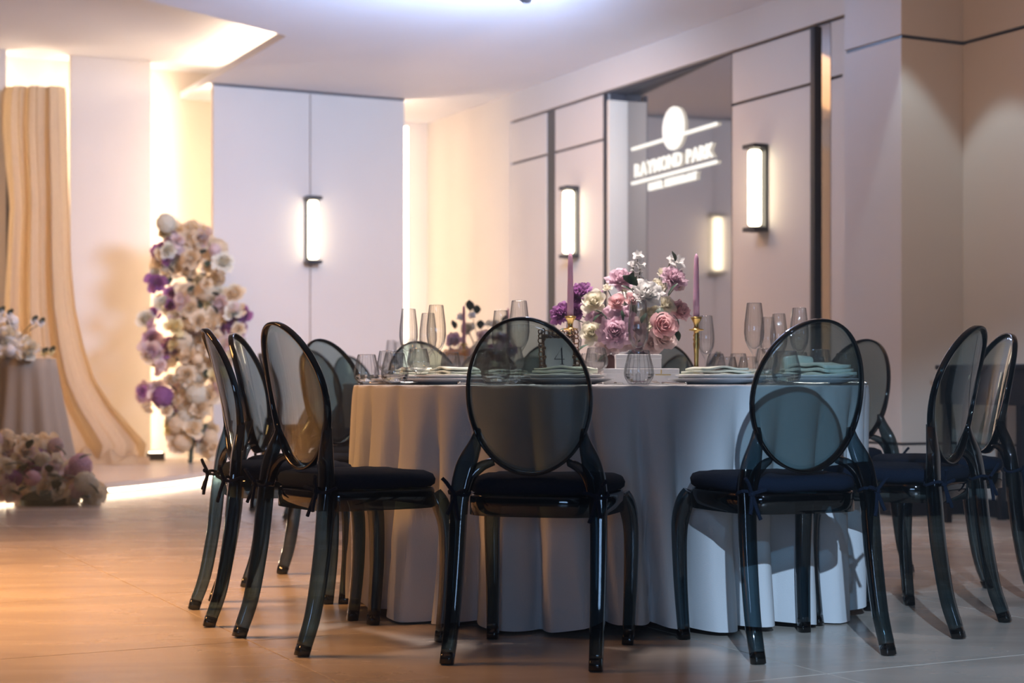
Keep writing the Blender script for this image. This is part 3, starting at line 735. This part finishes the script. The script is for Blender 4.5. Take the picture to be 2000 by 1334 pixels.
def leaf(parent, wp, direction, L, wd=0.4, spin=0, mat=None):
    if 'leaf' not in MESHES:
        bm = bmesh.new()
        def f(u, v): return (0.5*(u-0.5)*2*math.sin(PI*min(1, 0.03+0.97*v))**0.8, v, 0.12*math.sin(PI*v)-0.3*abs(u-0.5)**1.2*0.5)
        grid(bm, f, 5, 7); me = bpy.data.meshes.new('leaf'); bm.to_mesh(me); bm.free(); me.materials.append(M['leaf'])
        for p in me.polygons: p.use_smooth = True
        MESHES['leaf'] = me
    o = bpy.data.objects.new('leaf', MESHES['leaf']); COL.objects.link(o); o.parent = parent
    q = Vector(direction).normalized().to_track_quat('Y', 'Z').to_matrix().to_4x4() @ Matrix.Rotation(spin, 4, 'Y')
    o.matrix_local = Matrix.Translation(Vector(wp)-parent.location) @ q @ Matrix.Diagonal((L*wd*2, L, L, 1)); return o
def stem(parent, a, b, r=0.0018):
    bm = bmesh.new(); a = Vector(a)-parent.location; b = Vector(b)-parent.location
    m = (a+b)/2+Vector((0.005, 0, 0.01)); tube(bm, [a, m, b], r, 5, False, 3); return obj('stem', bm, M['stem'], parent, True)
def arrangement(cx, cy, zt, label, k, spec, vr=0.105, vh=0.095, small=False):
    g = thing('flower_bowl', label, 'flowers', (cx, cy, zt), 0)
    bm = bmesh.new(); lathe(bm, [(0, 0), (vr*0.45, 0), (vr*0.5, 0.004), (vr*0.9, vh*0.45), (vr, vh*0.8), (vr*0.96, vh), (vr*0.9, vh), (vr*0.93, vh*0.8), (vr*0.8, vh*0.45), (0, vh*0.2)], 36); obj('bowl', bm, M['vase'], g, True)
    core = Vector((cx, cy, zt+vh+0.02))
    for (dx, dz, dy, r, kind, colr) in spec:
        c = Vector((cx+dx*k, cy+dy*k, zt+dz*k)); d = (c-core); d.y -= 0.10*k; d.normalize()
        bloom(g, kind, colr, c, r*k, d+Vector((0, -0.9, 0.15)), rnd.uniform(0, 6))
        if not small: stem(g, core, c-d*0.01)
    return g, core
# main bowl: list in pixels around (1230, 745) at the table depth
Yc = 5.72; kx = Yc/F
def S(x, y, r, kind, colr, dy=0.0):
    return ((x-1232)*kx, (745-y)*kx+ZC-ZT, dy, r*kx, kind, colr)
spec = [
 S(1131, 573, 25, 'peony1', 'purple', -.02), S(1095, 612, 23, 'peony2', 'purple', -.05), S(1122, 607, 22, 'peony1', 'purple', 0.02), S(1168, 577, 16, 'peony2', 'purple', .03), S(1142, 545+15, 14, 'low1', 'purple', .0),
 S(1161, 590, 28, 'rose1', 'cream', -.06), S(1154, 651, 26, 'rose2', 'cream', -.10), S(1213, 544, 28, 'peony3', 'mauve', -.02),
 S(1204, 593, 21, 'tight1', 'pink', -.10), S(1236, 586, 19, 'tight2', 'pink', -.08), S(1262, 574, 33, 'peony5', 'white', -.08),
 S(1249, 498, 13, 'star2', 'white', 0), S(1240, 514, 11, 'low2', 'white', 0), S(1254, 516, 12, 'star3', 'white', -.01), S(1246, 531, 14, 'star1', 'white', 0), S(1255, 545, 10, 'low2', 'white', 0),
 S(1200, 648, 36, 'peony4', 'mauve', -.13), S(1216, 622, 24, 'peony5', 'mauve', -.10), S(1178, 622, 24, 'peony5', 'mauve', -.06), S(1190, 672, 28, 'peony6', 'blush', -.10), S(1226, 668, 22, 'rose6', 'blush', -.09),
 S(1292, 640, 33, 'tight3', 'pink', -.13), S(1296, 662, 30, 'rose7', 'blush', -.09), S(1272, 672, 24, 'rose6', 'blush', -.08), S(1319, 541, 27, 'peony7', 'mauve', -.02), S(1325, 556, 16, 'rose7', 'blush', -.01),
 S(1328, 511, 18, 'star4', 'white', 0.02), S(1318, 503, 12, 'star2', 'white', 0.03), S(1333, 605, 24, 'peony8', 'pink', 0.0), S(1303, 595, 22, 'rose8', 'cream', -.03), S(1288, 556, 18, 'rose9', 'cream', .0), S(1297, 530, 13, 'low3', 'cream', .01),
 S(1272, 612, 26, 'rose9', 'cream', -.05), S(1240, 640, 28, 'rose10', 'blush', -.06), S(1252, 690, 20, 'rose10', 'mauve', -.06), S(1160, 620, 18, 'rose9', 'mauve', -.02), S(1225, 560, 16, 'low3', 'cream', .02), S(1190, 560, 12, 'low3', 'cream', .04),
 S(1210, 610, 26, 'rose10', 'mauve', .08), S(1270, 640, 30, 'rose9', 'cream', .09), S(1170, 640, 30, 'rose1', 'blush', .09), S(1300, 620, 26, 'rose8', 'pink', .09), S(1230, 590, 30, 'hyd', 'white', .08),
]
g1, core = arrangement(1232*kx-1000*kx, 5.79-0.0, ZT+0.002, 'bowl of white, pink, mauve and purple roses on the foreground table', 1.0, spec, 0.115, 0.105)
for (x, y, ax, ay, L) in ((1246, 556, -1, .6, 36), (1238, 570, -.6, .3, 30), (1320, 510, -.3, .8, 22), (1290, 600, -.2, -1, 26), (1316, 615, .5, -1, 24), (1318, 640, .3, -1, 28), (1175, 610, -.6, -.6, 26), (1165, 605, .8, -.7, 28), (1215, 605, .1, -1, 22), (1148, 672, -.8, -.5, 22), (1100, 640, -.5, -1, 22), (1230, 555, .2, .9, 26), (1304, 575, .5, .6, 30), (1262, 610, -.3, -.6, 26), (1185, 690, -.6, -.5, 24)):
    leaf(g1, px(x, y, Yc-0.05), (ax, -0.3, ay), L*kx, 0.35, rnd.uniform(-.6, .6))
# second bowl on the far table
spec2 = [(-.16, .26, -.05, .055, 'rose1', 'mauve'), (-.10, .17, -.09, .06, 'peony1', 'blush'), (-.17, .17, -.05, .05, 'rose2', 'pink'), (0, .2, -.1, .06, 'rose2', 'cream'), (.09, .18, -.1, .06, 'peony1', 'purple'), (.17, .2, -.05, .055, 'peony2', 'purple'),
 (.16, .1, -.06, .05, 'peony2', 'purple'), (.02, .28, -.04, .05, 'rose1', 'blush'), (-.08, .33, 0, .05, 'rose9', 'cream'), (-.05, .41, 0, .03, 'star1', 'white'), (-.12, .4, 0, .03, 'star2', 'white'), (.1, .35, 0, .045, 'rose9', 'cream'), (.12, .27, 0, .05, 'rose2', 'mauve'), (0, .12, -.08, .055, 'rose6', 'blush'), (-.2, .1, -.04, .04, 'rose7', 'pink'), (.05, .36, .03, .035, 'low2', 'cream')]
g2, _ = arrangement(-0.19, 9.9, ZT+0.002, 'blurred bowl of cream, pink and purple flowers on the distant table', 1.0, spec2, 0.11, 0.1)
for (dx, dz, L) in ((-.06, .44, .07), (-.02, .42, .06), (-.15, .33, .06), (.14, .36, .06), (0, .33, .06)): leaf(g2, (-0.19+dx, 9.86, ZT+dz), (dx, -.2, .5), L, 0.4)

# candlesticks with tapers
def candlestick(x, y, label, group='brass candlesticks'):
    t = thing('candlestick', label, 'candlestick', (x, y, ZT+0.002), 0, group)
    prof = [(0, 0), (0.036, 0), (0.038, 0.005), (0.026, 0.012), (0.012, 0.02), (0.0095, 0.03), (0.013, 0.036), (0.010, 0.042), (0.013, 0.048), (0.009, 0.056), (0.0075, 0.07), (0.009, 0.12), (0.0115, 0.142), (0.009, 0.150), (0.0125, 0.157), (0.009, 0.164), (0.012, 0.170), (0.0085, 0.178), (0.010, 0.186), (0.026, 0.189), (0.026, 0.192), (0.011, 0.195), (0.008, 0.202), (0.010, 0.214), (0.016, 0.226), (0.020, 0.232), (0.018, 0.235), (0.012, 0.233), (0, 0.225)]
    bm = bmesh.new(); lathe(bm, prof, 28); obj('holder', bm, M['gold'], t, True); return t
def taper(x, y, label, h=0.225):
    t = thing('taper_candle', label, 'candle', (x, y, ZT+0.232), 0, 'pink taper candles')
    bm = bmesh.new(); lathe(bm, [(0, 0), (0.0112, 0), (0.0108, h*0.3), (0.009, h*0.75), (0.0078, h*0.93), (0.006, h*0.965), (0.002, h), (0, h)], 20); obj('wax', bm, M['candle'], t, True)
    bm = bmesh.new(); tube(bm, [(0, 0, h-0.002), (0.001, 0, h+0.004), (0.0012, 0, h+0.007)], 0.0008, 5); obj('wick', bm, M['card'], t)
for gx, Y, lb in ((1114, 5.62, 'left of the flower bowl'), (1360, 5.70, 'right of the flower bowl')):
    X = (gx-1000)/F*Y; candlestick(X, Y, 'aged brass candlestick '+lb); taper(X, Y, 'unlit pink taper candle '+lb)
for gx, Y, lb in ((906, 9.6, 'left of the flowers on the distant table'), (992, 9.9, 'right of the flowers on the distant table')):
    X = (gx-1000)/F*Y; candlestick(X, Y, 'blurred brass candlestick '+lb); taper(X, Y, 'blurred pink taper candle '+lb)

# ornate number frame
def number_frame(x, y, rz, label, mat, txt, k=1.0):
    t = thing('number_frame', label, 'picture frame', (x, y, ZT+0.004), rz); t.scale = (k, k, k)
    tilt = Matrix.Rotation(R(-10), 4, 'X')
    W_, H_ = 0.052, 0.165
    boxo('card', (-W_+0.004, -0.003, 0.012), (W_-0.004, 0.0, H_-0.012), M['card'], t, tilt)
    fr = bmesh.new()
    for lo, hi in (((-W_-0.004, -0.006, 0.0), (-W_+0.004, 0.004, H_)), ((W_-0.004, -0.006, 0.0), (W_+0.004, 0.004, H_)), ((-W_, -0.006, 0.0), (W_, 0.004, 0.012)), ((-W_, -0.006, H_-0.012), (W_, 0.004, H_))): box(fr, lo, hi, tilt)
    f_ = obj('frame', fr, mat, t)
    def ring(cx, cz, r):
        bm = bmesh.new(); tube(bm, [(cx+r*math.cos(a), -0.006, cz+r*math.sin(a)) for a in [2*PI*i/14 for i in range(14)]], 0.0022, 6, True, interp=False)
        for v in bm.verts: v.co = tilt @ v.co
        return obj('scroll_ring', bm, mat, f_, True)
    n = 12
    for i in range(n):
        z = 0.008+i*(H_/(n-1))
        for sx in (-1, 1):
            ring(sx*(W_+0.008), z, 0.0075 if i % 3 else 0.0095); 
            if i % 2: ring(sx*(W_-0.002), z+0.006, 0.0045)
    for i in range(9):
        xx = -W_+i*(2*W_/8); ring(xx, H_+0.004, 0.0085 if i % 2 else 0.0065); ring(xx, 0.004, 0.006)
        ring(xx, H_-0.008, 0.004)
    boxo('strut', (-0.012, 0.0, 0.0), (0.012, 0.004, 0.11), mat, t, Matrix.Translation((0, 0.062, 0)) @ Matrix.Rotation(R(14), 4, 'X'))
    if txt == '4':      # thin serif figure: hairline diagonal, bar, thick upright
        bm = bmesh.new(); y0 = -0.0045
        def quad(p): 
            a = [bm.verts.new(tilt @ Vector((q[0], y0, q[1]))) for q in p]; b = [bm.verts.new(tilt @ Vector((q[0], y0+0.001, q[1]))) for q in p]
            bm.faces.new(a); bm.faces.new(b[::-1])
            for i in range(len(p)): bm.faces.new((a[i], b[i], b[(i+1) % len(p)], a[(i+1) % len(p)]))
        quad([(0.0075, 0.118), (0.0115, 0.122), (0.0115, 0.066), (0.0075, 0.066)])
        quad([(0.0075, 0.116), (0.0115, 0.122), (-0.0145, 0.0835), (-0.017, 0.0835)])
        quad([(-0.017, 0.0835), (0.018, 0.0835), (0.018, 0.081), (-0.017, 0.081)])
        quad([(0.003, 0.066), (0.016, 0.066), (0.016, 0.0645), (0.003, 0.0645)])
        obj('figure_four', bm, M['ink'], t)
    return t
number_frame((1094-1000)/F*5.35, 5.35, R(14), 'ornate bronze ring-edged frame holding a card with the number 4', M['bronze'], '4', 1.0)
M['orange'] = prin('gilt_frame', (0.75, 0.42, 0.14), 0.35, metal=0.5)
number_frame((889-1000)/F*9.3, 9.3, R(-5), 'blurred gilt frame with pale card on the distant table', M['orange'], '', 1.05)

# boxes and small things in front of the bowl
b1 = thing('white_box', 'wide white card box on the cloth behind the centre glass', 'box', (px(1250, 752, 5.36).x, 5.36, ZT+0.003), 0.02)
boxo('body', (-0.121, -0.05, 0), (0.121, 0.05, 0.036), M['card'], b1, None, 0.002); boxo('lid', (-0.123, -0.052, 0.034), (0.123, 0.052, 0.052), M['card'], b1, None, 0.002)
boxo('gold_print', (0.062, -0.0525, 0.034), (0.066, -0.0515, 0.048), M['goldprint'], b1); boxo('gold_print', (0.045, -0.0525, 0.030), (0.095, -0.0515, 0.033), M['goldprint'], b1)
b2 = thing('white_box', 'smaller white card box standing on the wide white box', 'box', (px(1246, 752, 5.38).x, 5.38, ZT+0.0555), 0.0)
boxo('body', (-0.074, -0.035, 0), (0.074, 0.035, 0.032), M['card'], b2, None, 0.002); boxo('lid', (-0.075, -0.036, 0.031), (0.075, 0.036, 0.046), M['card'], b2, None, 0.002)
b3 = thing('mauve_box', 'mauve grey gift box left of the flower bowl', 'box', (px(1152, 752, 5.7).x, 5.70, ZT+0.003), 0.2)
boxo('body', (-0.04, -0.035, 0), (0.04, 0.035, 0.06), M['boxgrey'], b3, None, 0.002); boxo('lid', (-0.042, -0.037, 0.058), (0.042, 0.037, 0.078), M['boxgrey'], b3, None, 0.002)

# ------------------------------------------------------------------ black console table by the right wall
ct = thing('console_table', 'black console table with deep apron against the right wall', 'table', P(6.4, 6.3, 0), RA)
boxo('tabletop', (-0.24, -0.62, 0.835), (0.22, 0.62, 0.86), M['black'], ct, None, 0.004)
boxo('apron', (-0.22, -0.60, 0.645), (-0.19, 0.60, 0.835), M['black'], ct); boxo('apron', (0.17, -0.60, 0.645), (0.20, 0.60, 0.835), M['black'], ct)
boxo('apron', (-0.19, 0.57, 0.645), (0.17, 0.60, 0.835), M['black'], ct); boxo('apron', (-0.19, -0.60, 0.645), (0.17, -0.57, 0.835), M['black'], ct)
for x in (-0.205, 0.185):
    for y in (-0.56, 0.0, 0.56): boxo('leg', (x-0.018, y-0.018, 0), (x+0.018, y+0.018, 0.645), M['black'], ct)

# ------------------------------------------------------------------ ceremony corner: stage, drape, flowers
bm = bmesh.new(); cen = Vector((-6.3, 12.9)); NS = 120; ps = []
for i in range(NS):
    a = 2*PI*i/NS; p = Vector((cen.x+4.0*math.cos(a), cen.y+4.0*math.sin(a)))
    s = p.x*U.x+p.y*U.y; t = p.x*V.x+p.y*V.y; s = min(s, 14.50); t = max(t, -3.95); q = P(s, t, 0); ps.append((q.x, q.y))
def prism(bm, ps, z0, z1):
    a = [bm.verts.new((x, y, z0)) for x, y in ps]; b = [bm.verts.new((x, y, z1)) for x, y in ps]
    bm.faces.new(a[::-1]); bm.faces.new(b)
    for i in range(len(ps)): bm.faces.new((a[i], a[(i+1) % len(ps)], b[(i+1) % len(ps)], b[i]))
prism(bm, ps, 0.045, 0.085); bmesh.ops.remove_doubles(bm, verts=bm.verts, dist=1e-4)
stg = obj('stage_platform', bm, M['stage']); tag(stg, 'low curved stage platform with a glowing strip along its edge at the left', 'stage')
bm = bmesh.new(); ps2 = []
for i in range(NS):
    a = 2*PI*i/NS; p = Vector((cen.x+3.9*math.cos(a), cen.y+3.9*math.sin(a)))
    s = p.x*U.x+p.y*U.y; t = p.x*V.x+p.y*V.y; q = P(min(s, 14.40), max(t, -3.9), 0); ps2.append((q.x, q.y))
prism(bm, ps2, 0.0, 0.045); bmesh.ops.remove_doubles(bm, verts=bm.verts, dist=1e-4); obj('plinth_base', bm, M['boxgrey'], stg)
bm = bmesh.new(); tube(bm, [(cen.x+3.96*math.cos(a), cen.y+3.96*math.sin(a), 0.030) for a in [R(-48+i*1.5) for i in range(50)]], 0.011, 6, False, 1, False)
obj('led_strip', bm, M['led2'], stg)

# drape stand
ds = thing('drape_stand', 'tall stand hung with champagne fabric trailing onto the stage', 'drapery', (px(66, 895, 13.9).x, 13.9, 0.085), 0)
def dl(x, y, Y): return px(x, y, Y) - ds.location
OUT = [(168, 8, 124), (185, 2, 127), (250, 0, 129), (400, 12, 134), (520, 6, 140), (600, 2, 149), (680, -4, 168), (740, -10, 190), (790, -16, 225), (830, -20, 262), (862, -22, 292), (893, -26, 285)]
def drape_fn(u, v):
    yy = 168+v*725
    for a, b in zip(OUT, OUT[1:]):
        if a[0] <= yy <= b[0]+1e-6:
            q = (yy-a[0])/(b[0]-a[0]); x0 = a[1]+(b[1]-a[1])*q; x1 = a[2]+(b[2]-a[2])*q; break
    uu = u+0.02*math.sin(u*9+v*3)
    x = x0+(x1-x0)*uu
    fold = math.sin(uu*2*PI*3.3+1.5*math.sin(v*2))*0.05+math.sin(uu*2*PI*7.7+v*3+2*math.sin(uu*5))*0.026+math.sin(uu*2*PI*15+v*5)*0.007
    sag = 0
    if v > 0.72: sag = (v-0.72)*90*math.sin(uu*PI*0.9)*uu
    p = dl(x, yy+sag*0.5, 13.75-0.12*math.sin(uu*PI)); p.y += fold*(0.6+0.8*v); p.z = max(p.z, 0.004+0.02*(1+math.sin(u*30)))
    return p
bm = bmesh.new(); grid(bm, drape_fn, 110, 50); obj('fabric', bm, M['drape'], ds, True)
bm = bmesh.new()
def pud(u, v):
    x = 120+u*175; Yv = 13.95-v*0.5; p = dl(x, 890, Yv); h = 0.10*math.sin(PI*v)**0.8*(0.5+0.5*math.sin(u*23+3*v))*math.sin(PI*min(1, u*1.2))+0.05*math.sin(PI*v)
    p.z = 0.004+max(0, h); p.y += 0.05*math.sin(u*17); return p
grid(bm, pud, 60, 14); obj('trailing_hem', bm, M['drape'], ds, True)
for x in (16, 118):
    bm = bmesh.new(); a = dl(x, 175, 13.95); tube(bm, [(a.x, a.y, 0), (a.x, a.y, a.z-0.02)], 0.018, 8, False, 1, False); obj('pole', bm, M['black'], ds, True)
bm = bmesh.new(); a = dl(10, 176, 13.9); b = dl(122, 178, 13.9); tube(bm, [a, b], 0.02, 8, False, 1, False); obj('crossbar', bm, M['black'], ds, True)

# cloth-covered plinth and the vase of flowers on it
pl = thing('draped_plinth', 'cloth-covered taupe plinth at the left edge of the picture', 'plinth', (px(48, 900, 11.5).x, 11.5, 0.085), 0)
bm = bmesh.new()
def pf(u, v):
    th = 2*PI*u; z = 0.845*(1-v); f = 0.014*math.sin(th*13)+0.010*math.sin(th*7+1)
    r = 0.215+0.13*v**1.2+f*v**0.5*(1+v); return (r*math.cos(th), r*math.sin(th)*0.9, z)
vs = grid(bm, pf, 140, 12, True); bm.faces.new(vs[0]); obj('cloth', bm, M['greycloth'], pl, True)
boxo('core', (-0.13, -0.12, 0), (0.13, 0.12, 0.83), M['boxgrey'], pl)
def cluster(name, label, cat, base, pts, kinds, group=None):
    g = thing(name, label, cat, base, 0, group)
    return g
tf = thing('flower_vase', 'low vase of white and blush flowers on the plinth at the left edge', 'flowers', (px(30, 698, 11.5).x, 11.5, 0.932), 0)
bm = bmesh.new(); lathe(bm, [(0, 0), (0.07, 0), (0.09, 0.05), (0.085, 0.10), (0.078, 0.10), (0.08, 0.05), (0, 0.02)], 24); obj('vase', bm, M['card'], tf, True)
r2 = random.Random(21)
for i in range(34):
    x = r2.uniform(-25, 62); y = r2.uniform(622, 694); rr_ = r2.uniform(12, 20)
    if x > 40 and y < 640: continue
    colr = r2.choice(['white', 'white', 'cream', 'cream', 'blush', 'mauve'] if x > 35 else ['white', 'cream', 'cream', 'white'])
    p = px(x, y, 11.5+r2.uniform(-.22, .15)); bloom(tf, r2.choice(['low1', 'low2', 'rose1', 'hyd']), colr, p, rr_*11.5/F, (r2.uniform(-.6, .6), -1, r2.uniform(-.2, .8)), r2.uniform(0, 6))
for (x, y) in ((18, 615), (66, 628), (80, 632), (70, 683), (86, 690), (100, 688), (2, 610)):
    p = px(x, y, 11.4); stem(tf, tf.location+Vector((0, 0, .12)), p, 0.003); bloom(tf, 'star1', 'yellow' if x > 70 and y > 660 else 'white', p, 0.03, (0, -1, .3)); leaf(tf, p, (0.3, -.3, .5), 0.06)

def heap(g, n, xr, yr, prof, Yf, rr_rng, cols, seed, dsp=0.2, kinds=('low1', 'low2', 'low3', 'rose1', 'hyd')):
    r_ = random.Random(seed); k = 0
    while k < n:
        x = r_.uniform(*xr); y = r_.uniform(*yr)
        lo_, hi_ = prof(y)
        if not (lo_ <= x <= hi_): continue
        k += 1; Y = Yf+r_.uniform(-dsp, dsp); rad = r_.uniform(*rr_rng)*Yf/F
        p = px(x, y, Y); p.z = max(p.z, g.location.z+rad*0.75)
        bloom(g, r_.choice(kinds), cols(x, y, r_), p, rad, (r_.uniform(-.7, .7), -1, r_.uniform(-.4, .7)), r_.uniform(0, 6))
fh = thing('floor_flower_heap', 'heap of cream, blush and purple flowers on the floor at the left', 'flowers', (px(90, 985, 10.25).x, 10.25, 0.0), 0)
bm = bmesh.new(); lathe(bm, [(0, 0), (0.15, 0), (0.16, 0.04), (0.1, 0.08), (0, 0.09)], 24); obj('foam_tray', bm, M['leaf'], fh)
def hc(x, y, r_):
    q = r_.random()
    if 20 < x < 90 and 890 < y < 940 and q < .5: return 'purple' if q < .3 else 'pink'
    if 130 < x < 170 and y < 930 and q < .8: return 'mauve'
    return 'ivory' if q < .5 else 'cream' if q < .78 else 'blush' if q < .95 else 'yellow'
heap(fh, 140, (-40, 195), (852, 984), lambda y: (-40, 95+(y-850)*1.0) if y < 900 else (-40, 160+(y-900)*0.45), 10.35, (14, 27), hc, 4, 0.25, ('low1', 'low2', 'low3', 'rose1', 'hyd', 'hyd', 'peony1'))
for i in range(22): leaf(fh, px(r2.uniform(0, 195), r2.uniform(870, 970), 10.1), (r2.uniform(-1, 1), -.5, r2.uniform(-.2, 1)), 0.09, .3)

fc = thing('flower_column', 'tall column of cream, blush and purple flowers before the bright recess', 'flowers', (px(372, 890, 13.75).x, 13.75, 0.085), 0)
bm = bmesh.new(); tube(bm, [(0.0, 0, 0), (0.03, 0.0, 0.7), (-0.02, 0, 1.3), (0.02, 0, 1.95)], 0.02, 8); obj('stand', bm, M['leaf'], fc)
def cc(x, y, r_):
    q = r_.random()
    if x < 340 and q < .42: return 'purple' if q < .27 else 'mauve'
    if 420 < x and 600 < y < 660 and q < .4: return 'purple'
    return 'ivory' if q < .66 else 'cream' if q < .78 else 'blush' if q < .94 else 'yellow'
def cprof(y):
    L = [(432, 312, 345), (460, 310, 425), (490, 312, 452), (540, 300, 440), (590, 290, 470), (620, 285, 488), (680, 285, 470), (720, 285, 440), (790, 270, 420), (830, 330, 410), (890, 335, 425)]
    for a, b in zip(L, L[1:]):
        if a[0] <= y <= b[0]: q = (y-a[0])/(b[0]-a[0]); return a[1]+(b[1]-a[1])*q, a[2]+(b[2]-a[2])*q
    return 340, 400
heap(fc, 250, (265, 490), (434, 885), cprof, 13.7, (12, 25), cc, 9, 0.18, ('low1', 'low2', 'low3', 'rose1', 'peony1', 'hyd'))
for i in range(26):
    y = r2.uniform(450, 880); a, b = cprof(y); leaf(fc, px(r2.uniform(a+15, b-15), y, 13.6), (r2.uniform(-1, 1), -.5, r2.uniform(-.6, 1)), 0.09, .35)
bl = thing('light_box', 'small black uplight box at the foot of the bright recess', 'lamp', (px(304, 888, 14.3).x, 14.3, 0.085), RA)
boxo('housing', (-0.07, -0.05, 0), (0.07, 0.05, 0.065), M['black'], bl, None, 0.004)
boxo('lens', (-0.055, -0.03, 0.065), (0.055, 0.03, 0.068), M['led2'], bl)
